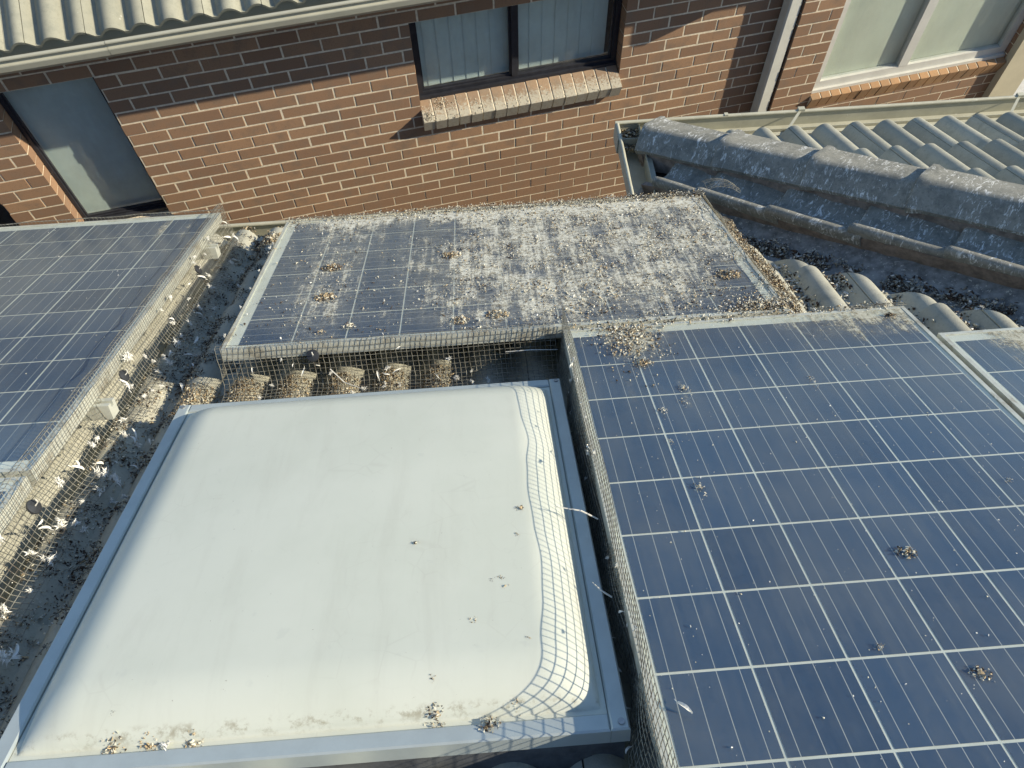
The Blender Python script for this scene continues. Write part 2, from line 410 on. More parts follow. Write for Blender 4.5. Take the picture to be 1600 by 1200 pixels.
# =================================================================== GROUND
g = MB(); g.add([(-60,-60,GROUND_Z),(60,-60,GROUND_Z),(60,60,GROUND_Z),(-60,60,GROUND_Z)], [(0,1,2,3)])
tag(g.build('ground', M_CONC), kind='structure')

# =================================================================== TILES
PIT = 0.1478            # from roll to roll
def roll(x):
    x = (x + PIT/2) % PIT - PIT/2
    r = min(1.0, abs(x) / 0.0600)
    return -0.047 * r ** 2.05
def tile_verts():
    x0, x1 = -0.026, 2*PIT - 0.0295
    xs = list(np.linspace(x0, x1, 27))
    # rings along the slope: nose first
    st = [(0.0, -0.003, -0.021), (-0.007, 0.0, -0.021), (-0.405, -0.026, -0.046)]
    rings = []
    for (yy, zt, zb) in st:
        top = [(x, yy, roll(x) + zt) for x in xs]
        bot = [(x, yy, roll(x) + zb) for x in reversed(xs)]
        rings.append(top + bot)
    return rings
def tile_mesh(mat, name='tile'):
    b = MB(); b.loft(tile_verts()); me = b.mesh(name, mat)
    return me
def cut_mesh(me, mw, planes):
    """copy of me cut in world space; planes: (point, normal) keeps the side the normal points to. None when nothing is left"""
    bm = bmesh.new(); bm.from_mesh(me); bm.transform(mw)
    for (pt, no) in planes:
        geom = bm.verts[:] + bm.edges[:] + bm.faces[:]
        r = bmesh.ops.bisect_plane(bm, geom=geom, plane_co=pt, plane_no=no, clear_inner=True)
        ed = [e for e in r['geom_cut'] if isinstance(e, bmesh.types.BMEdge)]
        if ed: bmesh.ops.contextual_create(bm, geom=ed)
    if len(bm.faces) == 0:
        bm.free(); return None
    bm.transform(mw.inverted())
    bmesh.ops.recalc_face_normals(bm, faces=bm.faces)
    out = bpy.data.meshes.new(me.name); bm.to_mesh(out); bm.free()
    for q in me.materials: out.materials.append(q)
    return out
def side(me, mw, planes):
    """-1 wholly cut away, 1 wholly kept, 0 crosses"""
    co = [mw @ v.co for v in me.vertices]
    res = 1
    for (pt, no) in planes:
        d = [(q - pt).dot(no) for q in co]
        if max(d) <= 0: return -1
        if min(d) < 0: res = 0
    return res
def smooth_mesh(me, ang=42):
    me.polygons.foreach_set('use_smooth', [True] * len(me.polygons))
    bm = bmesh.new(); bm.from_mesh(me)
    for e in bm.edges: e.smooth = not (len(e.link_faces) == 2 and e.calc_face_angle(0) > R(ang))
    bm.to_mesh(me); bm.free()

house = empty('tiled_house', Matrix.Translation((0, 0, GROUND_Z)))
tag(house, 'house with dusty grey concrete tile roof carrying the solar panels', 'house')
HI = house.matrix_world.inverted()
def hlink(name, me, mw, parent=None):
    o = bpy.data.objects.new(name, me); COL.objects.link(o)
    if parent is None:
        o.parent = house; o.matrix_local = HI @ mw
    else:
        o.parent = parent; o.matrix_local = (HI @ mw) if parent is house else (mw_of[parent.name].inverted() @ mw)
    return o
mw_of = {}

X_IN, Y_IN = 0.447, 1.227           # inside corner of the gutters
Y_OUT = 1.735                       # far gutter of the projecting wing
CREST_Z = -0.76                     # height of the tile crests over the gutter lip line
CW = -0.13                          # crest plane of the main slope, below the panel tops
# roof deck under the tiles
b = MB()
b.add([ROOF @ Vector(q) for q in ((-6, -3.2, CW-0.135), (6, -3.2, CW-0.135), (6, 1.30, CW-0.135), (-6, 1.30, CW-0.135))], [(0,1,2,3)])
zc = lambda x, y: -0.76 - 0.075
# wing: left slope and end slope decks
def zl(x): return CREST_Z - 0.15 + TP * (x - X_IN)
def ze(y): return CREST_Z - 0.11 + TP * (Y_OUT - y)
b.add([(X_IN+.05, Y_IN-.05, zl(X_IN+.05)), (X_IN+.05, Y_OUT-.05, zl(X_IN+.05)), (X_IN+3.0, Y_OUT-3.0, zl(X_IN+3.0)), (X_IN+3.0, Y_IN-3.0, zl(X_IN+3.0))], [(0,1,2,3)])
b.add([(X_IN+.05, Y_OUT-.05, ze(Y_OUT-.05)), (7, Y_OUT-.05, ze(Y_OUT-.05)), (7, Y_OUT-3, ze(Y_OUT-3)), (X_IN+3, Y_OUT-3, ze(Y_OUT-3))], [(0,1,2,3)])
roof = b.build('roof', M_DECK, house, HI)
mw_of[roof.name] = Matrix.Identity(4)

# main slope
TM = tile_mesh(M_TILE); smooth_mesh(TM)
vn = Vector((-1, -1, 0)).normalized()
VAL_CUT = (Vector((X_IN, Y_IN, 0)) + vn * 0.135, vn)
C0 = -0.985
for row in range(-7, 4):
    nose = 0.26 + 0.34 * row
    if row == 3: nose = 1.335
    if nose > 1.4: continue
    for ki in range(-5, 11):
        u = C0 + 2 * ki * PIT
        if -1.02 < u and u + 2*PIT < -0.12 and -1.0 < nose - 0.2 and nose < -0.22: continue      # the skylight well
        mw = ROOF @ Matrix.Translation((u, nose, CW)) @ Matrix.Rotation(R(random.uniform(-.25, .25)), 4, 'Z') @ Matrix.Translation((0, 0, random.uniform(-.0015, .0015)))
        s = side(TM, mw, [VAL_CUT])
        if s < 0: continue
        me = TM if s > 0 else cut_mesh(TM, mw, [VAL_CUT])
        if me is None: continue
        if s == 0: smooth_mesh(me)
        hlink('tile', me, mw, roof)
# wing end slope (parallel to the main slope, higher)
TW = tile_mesh(M_TILE_W); smooth_mesh(TW)
hn = Vector((1, 1, 0)).normalized()
HIP_CUT = (Vector((X_IN, Y_OUT, 0)) + hn * 0.03, hn)
WE = 0.060
for nose in (1.705, 1.311, 0.968, 0.625, 0.282, -0.061):
    for ki in range(-4, 9):
        u = 1.56 + 2 * ki * PIT
        mw = ROOF @ Matrix.Translation((u, nose, WE)) @ Matrix.Rotation(R(random.uniform(-.25, .25)), 4, 'Z') @ Matrix.Translation((0, 0, random.uniform(-.0015, .0015)))
        s = side(TW, mw, [HIP_CUT])
        if s < 0: continue
        me = TW if s > 0 else cut_mesh(TW, mw, [HIP_CUT])
        if me is None: continue
        if s == 0: smooth_mesh(me)
        hlink('tile', me, mw, roof)
# strip of tiles between hip and valley: long pieces laid along the valley, shingled upwards
Lv = Vector((1, -1, TP)).normalized()
nB = Vector((-math.sin(PITCH), 0, math.cos(PITCH)))
Qv = nB.cross(Lv).normalized()
if Qv.y < 0: Qv = -Qv                   # from the valley towards the hip
def band_frame(org):
    mm = Matrix.Identity(4)
    for i in range(3): mm[i][0] = Lv[i]; mm[i][1] = Qv[i]; mm[i][2] = nB[i]; mm[i][3] = org[i]
    return mm
BAND = band_frame(Vector((X_IN, Y_IN, CREST_Z)))
prof = [(0.109, -0.020), (0.1095, -0.010), (0.112, -0.002), (0.117, 0.005), (0.126, 0.008), (0.138, 0.003), (0.150, -0.012), (0.160, -0.030), (0.172, -0.046), (0.188, -0.060), (0.215, -0.068), (0.30, -0.072), (0.40, -0.074)]
starts = [0.045, 0.27, 0.61, 0.955, 1.30, 1.645, 1.99, 2.33, 2.68]
for i, t0 in enumerate(starts):
    ln = (starts[i+1] - t0 if i + 1 < len(starts) else 0.345) + 0.05
    rings = []
    for (dt, dz, zb) in ((0.0, 0.008, -0.024), (0.009, 0.016, -0.02), (0.03, 0.0165, -0.02), (0.14, 0.006, -0.02), (ln, -0.014, -0.035)):
        rings.append([(dt, q, z + dz) for q, z in prof] + [(dt, q, z + dz + zb * 0.9) for q, z in reversed(prof)])
    bb = MB(); bb.loft(rings)
    me = bb.mesh('tile', M_CAP); smooth_mesh(me, 50)
    hlink('tile', me, BAND @ Matrix.Translation((t0, random.uniform(-.006, .006), 0)) @ Matrix.Rotation(R(random.uniform(-.8, .8)), 4, 'Z'), roof)
# mortar under the strip's edge and under the hip caps
bb = MB()
rings = []
for i, t in enumerate(np.linspace(-0.02, 3.0, 90)):
    j = random.uniform(-.004, .004)
    rings.append([(t, 0.110+j*.5, -0.020+j*.5), (t, 0.140, -0.040), (t, 0.140, -0.15), (t, 0.100+j*0.6, -0.15), (t, 0.106+j*0.7, -0.07)])
bb.loft(rings); me = bb.mesh('mortar_bed', M_BED); hlink('mortar_bed', me, BAND)
# hip caps
mh = Vector((1, 1, 0)).normalized()
nH = Lv.cross(-mh).normalized()
if nH.z < 0: nH = -nH
HIPF = Matrix.Identity(4); org = Vector((X_IN, Y_OUT, CREST_Z))
for i in range(3): HIPF[i][0] = Lv[i]; HIPF[i][1] = (-mh)[i]; HIPF[i][2] = nH[i]; HIPF[i][3] = org[i]
def cap_prof(w, apex, drop=0, n=23):
    """w: half width; the side towards the valley is narrow and steep, the sunny side wide and flat"""
    out = []
    for s_ in np.linspace(-1, 1, n):
        q = s_ * (w if s_ > 0 else w * 1.35)
        out.append((q, apex - (0.98 if s_ > 0 else 0.27) * (math.hypot(q, 0.020) - 0.020)))
    return out
cap_t = [0.175, 0.59, 1.01, 1.43, 1.85, 2.27, 2.69]
for i, t0 in enumerate(cap_t):
    ln = (cap_t[i+1] - t0 if i + 1 < len(cap_t) else 0.42) + 0.05
    rings = []
    for (dt, w, ap, th) in ((0.0, 0.090, 0.024, 0.026), (0.008, 0.097, 0.037, 0.028), (0.028, 0.097, 0.0370, 0.026), (0.055, 0.090, 0.027, 0.020), (ln, 0.086, 0.012, 0.016)):
        pr = cap_prof(w, ap, 0.079)
        rings.append([(dt, q, z) for q, z in pr] + [(dt, q * 0.96 - 0.004, z - th) for q, z in reversed(pr)])
    bb = MB(); bb.loft(rings); me = bb.mesh('hip_cap', M_CAP); smooth_mesh(me, 48)
    hlink('hip_cap', me, HIPF @ Matrix.Translation((t0, 0, 0)) @ Matrix.Rotation(R(random.uniform(-.6, .6)), 4, 'Z'))
for sgn in (1, -1):
    bb = MB(); rings = []
    for t in np.linspace(0.19, 3.0, 80):
        j = random.uniform(-.003, .003)
        rings.append([(t, sgn*(0.072+j), -0.052), (t, sgn*(0.080+j*2), -0.15), (t, sgn*0.04, -0.15), (t, sgn*0.04, -0.03)])
    bb.loft(rings); hlink('mortar_bed', bb.mesh('mortar_bed', M_BED), HIPF)
bb = MB(); bb.loft([[(0.185, q, z - 0.012) for q, z in cap_prof(0.085, 0.028, 0, 11)] + [(0.185, 0.08, -0.12), (0.185, -0.105, -0.12)],
                    [(0.21, q, z - 0.012) for q, z in cap_prof(0.085, 0.028, 0, 11)] + [(0.21, 0.08, -0.12), (0.21, -0.105, -0.12)]])
hlink('hip_end_mortar', bb.mesh('hip_end_mortar', M_BED), HIPF)
# valley flashing
bb = MB(); rings = []
Qm = Vector((-1, -1, 0)).normalized()
for t in np.linspace(-0.03, 3.0, 40):
    c = Vector((X_IN, Y_IN, CREST_Z)) + Lv * t
    a = c + Qv * 0.16 - Vector((0, 0, 0.095)); e = c + (ROOF.to_3x3() @ Vector((-0.19, -0.16, 0))) * 0.9 - Vector((0, 0, 0.045))
    mid = c - Vector((0, 0, 0.088))
    rings.append([a, mid, e, e - Vector((0,0,.004)), mid - Vector((0,0,.004)), a - Vector((0,0,.004))])
bb.loft(rings); hlink('valley_flashing', bb.mesh('valley_flashing', M_VALLEY), Matrix.Identity(4))

# gutters
def arc(cx, cy, r, a0, a1, n=7): return [(cx + r*math.cos(R(a0 + (a1-a0)*i/(n-1))), cy + r*math.sin(R(a0 + (a1-a0)*i/(n-1)))) for i in range(n)]
GP = arc(-0.008, 0.0, 0.009, 180, -90, 9) + [(-0.006, -0.014), (-0.0045, -0.03), (-0.0045, -0.082), (-0.016, -0.095), (-0.116, -0.095), (-0.116, -0.006), (-0.1135, -0.006), (-0.1135, -0.0925), (-0.017, -0.0925), (-0.0075, -0.081), (-0.0075, -0.03), (-0.010, -0.012)]
def gutter(name, mat, A, Bp, outward, parent, mw, pr=GP, cap=True):
    A = Vector(A); Bp = Vector(Bp); o = Vector(outward)
    bb = MB()
    n = 14; rings = []
    for i in range(n + 1):
        c = A.lerp(Bp, i / n) + Vector((0, 0, 0.0012 * math.sin(i * 1.7)))
        rings.append([c + o * a + Vector((0, 0, h)) for a, h in pr])
    bb.loft(rings, caps=False)
    if cap:
        for c in (A, Bp):
            d = (Bp - A).normalized() * (0.0015 if c is A else -0.0015)
            poly = [(-0.002, -0.002), (-0.0045, -0.082), (-0.016, -0.094), (-0.116, -0.094), (-0.116, -0.006)]
            bb.loft([[c + o * a + Vector((0, 0, h)) for a, h in poly], [c + d + o * a + Vector((0, 0, h)) for a, h in poly]])
    me = bb.mesh(name, mat)
    return me
LIPZ = -0.740
hlink('gutter', gutter('gutter', M_GUT, (-6, Y_IN, LIPZ), (X_IN - 0.001, Y_IN, LIPZ), (0, 1, 0), None, None, cap=False), Matrix.Identity(4))
hlink('gutter', gutter('gutter', M_GUT, (X_IN, Y_IN + 0.012, LIPZ), (X_IN, Y_OUT, LIPZ), (-1, 0, 0), None, None, cap=False), Matrix.Identity(4))
hlink('gutter', gutter('gutter', M_GUT, (X_IN - 0.002, Y_OUT, LIPZ + .0015), (7, Y_OUT, LIPZ + .0015), (0, 1, 0), None, None, cap=True), Matrix.Identity(4))
for xx in (1.36, 2.45, 3.5):        # straps across the far gutter
    bb = MB(); bb.box((-0.006, -0.20, -0.001), (0.006, 0.0, 0.001), mat=Matrix.Translation((xx, Y_OUT - 0.004, LIPZ + 0.008)) @ Matrix.Rotation(R(-38), 4, 'Z') @ Matrix.Rotation(R(6), 4, 'X'))
    bb.box((-0.016, -0.012, -0.004), (0.016, 0.010, 0.014), mat=Matrix.Translation((xx, Y_OUT - 0.004, LIPZ + 0.004)))
    hlink('gutter_strap', bb.mesh('gutter_strap', M_GUT), Matrix.Identity(4))
bb = MB(); bb.box((0.98, Y_OUT - .016, LIPZ + .004), (0.998, Y_OUT + .002, LIPZ + .014)); hlink('gutter_strap', bb.mesh('gutter_strap', M_GUT), Matrix.Identity(4))
# fascia boards and house walls
bb = MB(); bb.box((-6, Y_IN - 0.142, LIPZ - 0.17), (X_IN + 0.12, Y_IN - 0.119, LIPZ - 0.02)); hlink('fascia', bb.mesh('fascia', M_GUT), Matrix.Identity(4))
bb = MB(); bb.box((X_IN + 0.119, Y_IN - 0.15, LIPZ - 0.17), (X_IN + 0.142, Y_OUT - 0.12, LIPZ - 0.02)); hlink('fascia', bb.mesh('fascia', M_GUT), Matrix.Identity(4))
bb = MB(); bb.box((X_IN + 0.12, Y_OUT - 0.142, LIPZ - 0.17), (7, Y_OUT - 0.119, LIPZ - 0.02)); hlink('fascia', bb.mesh('fascia', M_GUT), Matrix.Identity(4))
bb = MB(); bb.box((-6, -3, GROUND_Z), (X_IN + 0.55, Y_IN - 0.55, LIPZ - 0.16)); bb.box((X_IN + 0.551, -3, GROUND_Z), (7, Y_OUT - 0.55, LIPZ - 0.16))
hlink('wall', bb.mesh('wall', M_BRICKTEX), Matrix.Identity(4))

# =================================================================== SKYLIGHT
SU0, SU1, SV0, SV1, SW = -1.078, -0.050, -1.176, -0.150, -0.052
sc = Vector(((SU0+SU1)/2, (SV0+SV1)/2, SW))
skl = empty('skylight', ROOF @ Matrix.Translation(sc))
tag(skl, 'square roof window with a white opal dome in a pale metal frame', 'skylight')
hx, hy = (SU1-SU0)/2, (SV1-SV0)/2
BW = 0.031
def bar(a, b2, bev=0.003):
    bb = MB(); x0, y0, z0 = a; x1, y1, z1 = b2
    bb.loft([[(x0, y0, z0), (x1, y0, z0), (x1, y1, z0), (x0, y1, z0)], [(x0, y0, z1-bev), (x1, y0, z1-bev), (x1, y1, z1-bev), (x0, y1, z1-bev)],
             [(x0+bev, y0+bev, z1), (x1-bev, y0+bev, z1), (x1-bev, y1-bev, z1), (x0+bev, y1-bev, z1)]])
    return bb
for a, b2 in (((hx-BW, -hy, -0.035), (hx, hy, 0)), ((-hx, -hy, -0.035), (-hx+BW, hy, 0)),
              ((-hx+BW+.0006, -hy, -0.035), (hx-BW-.0006, -hy+BW, -0.001)), ((-hx+BW+.0006, hy-BW, -0.035), (hx-BW-.0006, hy, -0.001))):
    bar(a, b2).build('frame_bar', M_SKYF, skl)
bb = MB()
for a, b2 in (((hx-0.06, -hy+.01, -0.18), (hx-0.006, hy-.01, -0.03)), ((-hx+0.006, -hy+.01, -0.18), (-hx+0.06, hy-.01, -0.03)), ((-hx+.06, -hy+0.008, -0.18), (hx-.06, -hy+0.05, -0.03)), ((-hx+.06, hy-0.05, -0.18), (hx-.06, hy-0.008, -0.03))): bb.box(a, b2)
bb.build('upstand', grainy('flashing lead', (0.10, 0.105, 0.11), 0.3, 20, 0.6, 0.2), skl)
for (sx, sy) in ((1, -1), (1, 1), (-1, -1), (-1, 1)):
    bb = MB(); bb.loft([[(0.006*math.cos(k*math.pi/5), 0.006*math.sin(k*math.pi/5), z) for k in range(10)] for z in (0, 0.0025)])
    bb.build('screw', M_SCREW, skl, Matrix.Translation((sx*(hx-0.013), sy*(hy-0.013), 0.0)))
# dome
ax, ay = hx - BW - 0.001, hy - BW - 0.001
N = 120
bb = MB(); vs = []
def dome_h(x, y):
    dx = max(0.0, ax - 0.010 - abs(x)); dy = max(0.0, ay - 0.010 - abs(y))
    fx = math.sin(min(1.0, dx / 0.095) * math.pi/2) ** 0.50; fy = math.sin(min(1.0, dy / 0.095) * math.pi/2) ** 0.50
    return -0.006 + 0.056 * fx * fy + 0.016 * (1 - (x/ax)**2) * (1 - (y/ay)**2)
for j in range(N + 1):
    for i in range(N + 1):
        fx = -1 + 2*i/N; fy = -1 + 2*j/N
        x = ax * math.copysign(1 - (1-abs(fx))**2.2, fx); y = ay * math.copysign(1 - (1-abs(fy))**2.2, fy)
        vs.append((x, y, dome_h(x, y)))
fs = [(j*(N+1)+i, j*(N+1)+i+1, (j+1)*(N+1)+i+1, (j+1)*(N+1)+i) for j in range(N) for i in range(N)]
bb.add(vs, fs)
dome = bb.build('dome', M_DOME, skl, smooth=True)
def dome_z(u, v):
    return SW + dome_h(u - sc.x, v - sc.y)

# =================================================================== SOLAR PANELS
PW, PL, FT = 0.992, 1.650, 0.038
CP = 0.158
cb = MB(); cb.box((-0.0762, -0.0757, -0.0006), (0.0762, 0.0757, 0.0)); CELL = cb.mesh('cell', M_CELL)
def panel_protos(glassmat):
    fr = MB()
    fw = 0.0115
    for a, b2 in (((0, 0, -FT), (fw, PL, 0)), ((PW-fw, 0, -FT), (PW, PL, 0)), ((fw, 0, -FT), (PW-fw, fw, -0.0004)), ((fw, PL-fw, -FT), (PW-fw, PL, -0.0004))): fr.box(a, b2)
    return fr.mesh('frame', M_ALU)
FRAME_ME = panel_protos(None)
def pane_mesh(mat, rot):
    bb = MB()
    if not rot: bb.add([(0.011, 0.011, -0.0012), (PW-0.011, 0.011, -0.0012), (PW-0.011, PL-0.011, -0.0012), (0.011, PL-0.011, -0.0012)], [(0,1,2,3)])
    return bb.mesh('glass_pane', mat)
SHEET_B = MB(); SHEET_B.box((0.009, 0.009, -0.0075), (PW-0.009, PL-0.009, -0.0045)); SHEET_ME = SHEET_B.mesh('backsheet', M_SHEET)
def panel(u0, v0, landscape, glassmat, label, rails=(0.35, 1.30), over=0.0, w=0.0):
    """lower-left corner of the panel (left and nearest the camera) at u0, v0"""
    t = empty('solar_panel', ROOF @ Matrix.Translation((u0, v0, w)))
    tag(t, label, 'solar panel', 'solar panels on the tiled roof')
    if landscape: M = Matrix.Translation((PL, 0, 0)) @ Matrix.Rotation(R(90), 4, 'Z')
    else: M = Matrix.Identity(4)
    link('frame', FRAME_ME, t, M); link('backsheet', SHEET_ME, t, M)
    mx = (PW - 6*CP)/2; my = (PL - 10*CP*0.991)/2
    for i in range(6):
        for j in range(10):
            link('cell', CELL, t, M @ Matrix.Translation((mx + (i+.5)*CP, my + (j+.5)*CP*0.991, -0.0035)))
    # the pane keeps the panel's own axes so its soiling reads in panel coordinates
    bb = MB(); W_, H_ = (PL, PW) if landscape else (PW, PL)
    bb.box((0.0112, 0.0112, -0.0029), (W_-0.0112, H_-0.0112, -0.0012)); bb.build('glass_pane', glassmat, t)
    for v in rails:                          # the aluminium rails the panel is clamped to
        rb = MB(); u_a, u_b = 0.02, W_ - 0.02 + over
        rb.loft([[(q, v-0.02, -0.083), (q, v+0.02, -0.083), (q, v+0.02, -0.0385), (q, v+0.006, -0.0385), (q, v+0.006, -0.052), (q, v-0.006, -0.052), (q, v-0.006, -0.0385), (q, v-0.02, -0.0385)] for q in (u_a, u_b)])
        for q in np.arange(u_a + 0.15, u_b - 0.05, 0.6): rb.box((q-0.02, v-0.018, -0.135), (q+0.02, v+0.018, -0.0835))
        rb.build('mounting_rail', M_ALU, t)
    return t
RU, RV = -0.0225, 0.0215
panel(RU, RV - PL, False, M_GLASS_R, 'deep blue solar panel upright beside the white skylight dome')
panel(0.985, -0.140 - PL, False, M_GLASS_R, 'solar panel cut off by the picture edge beside the valley tiles')
panel(-1.006, 0.0405, True, M_GLASS_M, 'sideways solar panel thickly caked with bird droppings', (0.22, 0.77))
panel(-1.309 - PW, 1.193 - PL, False, M_GLASS_L, 'greyish blue solar panel below the tall narrow window', (0.327, 1.387), 0.065)
panel(-1.309 - PW, 1.193 - PL - 0.022 - PL, False, M_GLASS_L, 'solar panel corner showing under the metal joint in front of the greyish one')

# =================================================================== WIRE MESH GUARDS
def tri_tubes(lines, r):
    """list of (n,3) arrays -> triangular tubes, as vertex and quad arrays"""
    V = []; F = []; base = 0
    for P in lines:
        n = len(P)
        T = np.gradient(P, axis=0); T /= (np.linalg.norm(T, axis=1, keepdims=True) + 1e-12)
        ref = np.array([0.31, 0.17, 0.93]); a = np.cross(T, ref); a /= (np.linalg.norm(a, axis=1, keepdims=True) + 1e-9); b = np.cross(T, a)
        ring = np.stack([P + r * (a * math.cos(q) + b * math.sin(q)) for q in (0, 2.094, 4.189)], axis=1).reshape(-1, 3)
        V.append(ring)
        i = np.arange(n - 1)[:, None] * 3
        for k in range(3):
            k2 = (k + 1) % 3
            F.append(np.concatenate([i + k, i + k2, i + 3 + k2, i + 3 + k], axis=1) + base)
        base += n * 3
    return np.concatenate(V), np.concatenate(F)

def smooth_noise(n, amp, knots):
    k = rng.normal(0, amp, max(4, knots)); x = np.linspace(0, len(k) - 1, n)
    i = np.clip(x.astype(int), 0, len(k) - 2); f = x - i; f = f*f*(3-2*f)
    return k[i]*(1-f) + k[i+1]*f

def guard(name, label, path, t0, t1, axis, ap=0.0145, r=0.00088, amp=0.006, trim=None, skew=0.0, clips=(), ties=()):
    """wire mesh bent along `path` (points (a, w) across the edge), running from t0 to t1 along `axis` ('v' or 'u')"""
    path = np.array(path, float)
    seg = np.r_[0, np.cumsum(np.linalg.norm(np.diff(path, axis=0), axis=1))]
    m_ = max(3, int(seg[-1] / ap)); n_ = int(abs(t1 - t0) / ap)
    s = np.linspace(0, seg[-1], m_ + 1)
    pa = np.interp(s, seg, path[:, 0]); pw_ = np.interp(s, seg, path[:, 1])
    t = np.linspace(t0, t1, n_ + 1)
    G = np.zeros((n_ + 1, m_ + 1, 3))
    wav1 = smooth_noise(n_ + 1, amp, n_ // 9); wav2 = smooth_noise(n_ + 1, amp, n_ // 14); wav3 = smooth_noise(n_ + 1, amp * 0.8, n_ // 6)
    for j in range(m_ + 1):
        fr = j / m_
        a = pa[j] + wav1 * fr + wav2 * (1 - fr) * 0.35
        w = pw_[j] + wav3 * (0.25 + 0.75 * abs(2*fr - 1)) * 0.7
        tt = t + skew * s[j] + rng.normal(0, 0.0007, n_ + 1)
        if axis == 'v': G[:, j] = np.stack([a, tt, w], axis=1)
        else: G[:, j] = np.stack([tt, a, w], axis=1)
    lines = []
    last = np.full(n_ + 1, m_)
    if trim is not None: last = np.clip((m_ - np.abs(smooth_noise(n_ + 1, trim, n_ // 7))).astype(int), m_ // 2, m_)
    for i in range(n_ + 1):
        lines.append(G[i, :last[i] + 1])
    for j in range(m_ + 1):
        ok = last >= j; i = 0
        while i <= n_:
            if ok[i]:
                e = i
                while e < n_ and ok[e + 1]: e += 1
                if e - i >= 1: lines.append(G[i:e + 1, j])
                i = e + 1
            else: i += 1
    V, F = tri_tubes(lines, r)
    root = empty(name, ROOF)
    tag(root, label, 'wire mesh', 'wire mesh guards around the solar panels')
    link('wire_netting', fast_mesh('wire_netting', V, F, [M_WIRE]), root)['kind'] = 'stuff'
    for (c, nrm) in clips:
        q = Vector(nrm).to_track_quat('Z', 'Y').to_matrix().to_4x4()
        bb = MB(); rings = []
        for (rad, z) in ((0.0165, -0.002), (0.0185, 0.0), (0.0175, 0.004), (0.006, 0.0065)):
            rings.append([(rad*math.cos(k*math.pi/8), rad*math.sin(k*math.pi/8), z) for k in range(16)])
        bb.loft(rings); o = bb.build('mesh_clip', M_CLIP, root, Matrix.Translation(c) @ q)
        auto_smooth(o, 50)
        bb = MB(); bb.tube([(0, 0, 0.006), (0.004, 0.003, 0.016), (0.002, 0.012, 0.020)], 0.0016, 5); bb.build('clip_pin', M_TIE, o)
    for pts in ties:
        bb = MB(); bb.tube(pts, [0.0017] * (len(pts) - 1) + [0.0008], 5); bb.build('cable_tie', M_TIE, root)
    return G

GA = guard('wire_mesh_guard', 'long wire mesh skirt full of feathers along the greyish solar panel',
      [(-1.318, 0.030), (-1.303, 0.034), (-1.297, 0.0), (-1.293, -0.045), (-1.278, -0.092), (-1.262, -0.118), (-1.225, -0.128), (-1.198, -0.142)], -1.75, 1.215, 'v', amp=0.006, trim=2.2,
      clips=(((-1.289, 0.02, -0.05), (1, 0, 0.5)), ((-1.289, -0.53, -0.05), (1, 0, 0.6)), ((-1.289, 0.75, -0.055), (1, 0, 0.5))))
GB = guard('wire_mesh_guard', 'wire mesh closing the gap between soiled panel and skylight',
      [(0.052, 0.004), (0.037, 0.005), (0.033, -0.03), (0.028, -0.07), (0.020, -0.115), (0.0, -0.126), (-0.045, -0.128)], -1.02, -0.045, 'u', ap=0.0150, amp=0.005, skew=0.04,
      clips=(((-0.745, 0.028, -0.032), (0, -1, 0.5)),),
      ties=([(-0.19, 0.02, -0.06), (-0.12, 0.005, -0.05), (-0.04, 0.0, -0.052)], [(-0.70, 0.01, -0.07), (-0.66, -0.02, -0.10), (-0.60, -0.05, -0.11)], [(-0.735, 0.02, -0.06), (-0.725, 0.0, -0.05), (-0.73, -0.02, -0.035)]))
GC = guard('wire_mesh_guard', 'narrow dark wire mesh down the left frame of the soiled panel',
      [(-1.004, 0.006), (-1.011, 0.0), (-1.014, -0.05), (-1.024, -0.10), (-1.040, -0.130)], 0.05, 0.93, 'v', amp=0.005)
GD = guard('wire_mesh_guard', 'wire mesh standing above the frame between skylight and deep blue panel',
      [(-0.018, 0.070), (-0.021, 0.035), (-0.024, 0.0), (-0.027, -0.04), (-0.034, -0.09), (-0.040, -0.13)], 0.035, -1.66, 'v', amp=0.0065,
      ties=([(-0.036, -0.735, -0.02), (-0.07, -0.728, 0.0), (-0.125, -0.722, 0.012)], [(-0.04, -0.93, -0.03), (-0.058, -0.922, -0.02), (-0.072, -0.905, -0.015)]))
GE = guard('wire_mesh_guard', 'crumpled wire mesh choked with nest debris beside the roof valley',
      [(0.640, 0.012), (0.651, 0.0), (0.668, -0.035), (0.700, -0.080), (0.735, -0.112), (0.775, -0.122)], 0.06, 1.07, 'v', amp=0.009, trim=2.5)
GF = guard('wire_mesh_guard', 'loose flap of wire mesh sticking up at the soiled panel far corner',
      [(0.66, 0.035), (0.69, 0.045), (0.72, 0.045), (0.76, 0.035), (0.79, 0.015)], 0.985, 1.08, 'v', ap=0.016, amp=0.006)
GG = guard('wire_mesh_guard', 'fringe of wire mesh along the far frame of the greyish panel',
      [(1.186, 0.012), (1.198, 0.014), (1.203, -0.02), (1.21, -0.09), (1.225, -0.13)], -2.30, -1.30, 'u', ap=0.0155, amp=0.004)
GH = guard('wire_mesh_guard', 'fringe of wire mesh along the far frame of the soiled panel',
      [(1.022, 0.010), (1.036, 0.012), (1.042, -0.03), (1.055, -0.10), (1.09, -0.128)], -1.01, 0.66, 'u', ap=0.0155, amp=0.005)
GI = guard('wire_mesh_guard', 'short scrap of wire mesh at the far corner of the deep blue panel',
      [(0.018, 0.010), (0.03, 0.012), (0.040, -0.03), (0.06, -0.10)], 0.80, 0.975, 'u', ap=0.0155, amp=0.006)

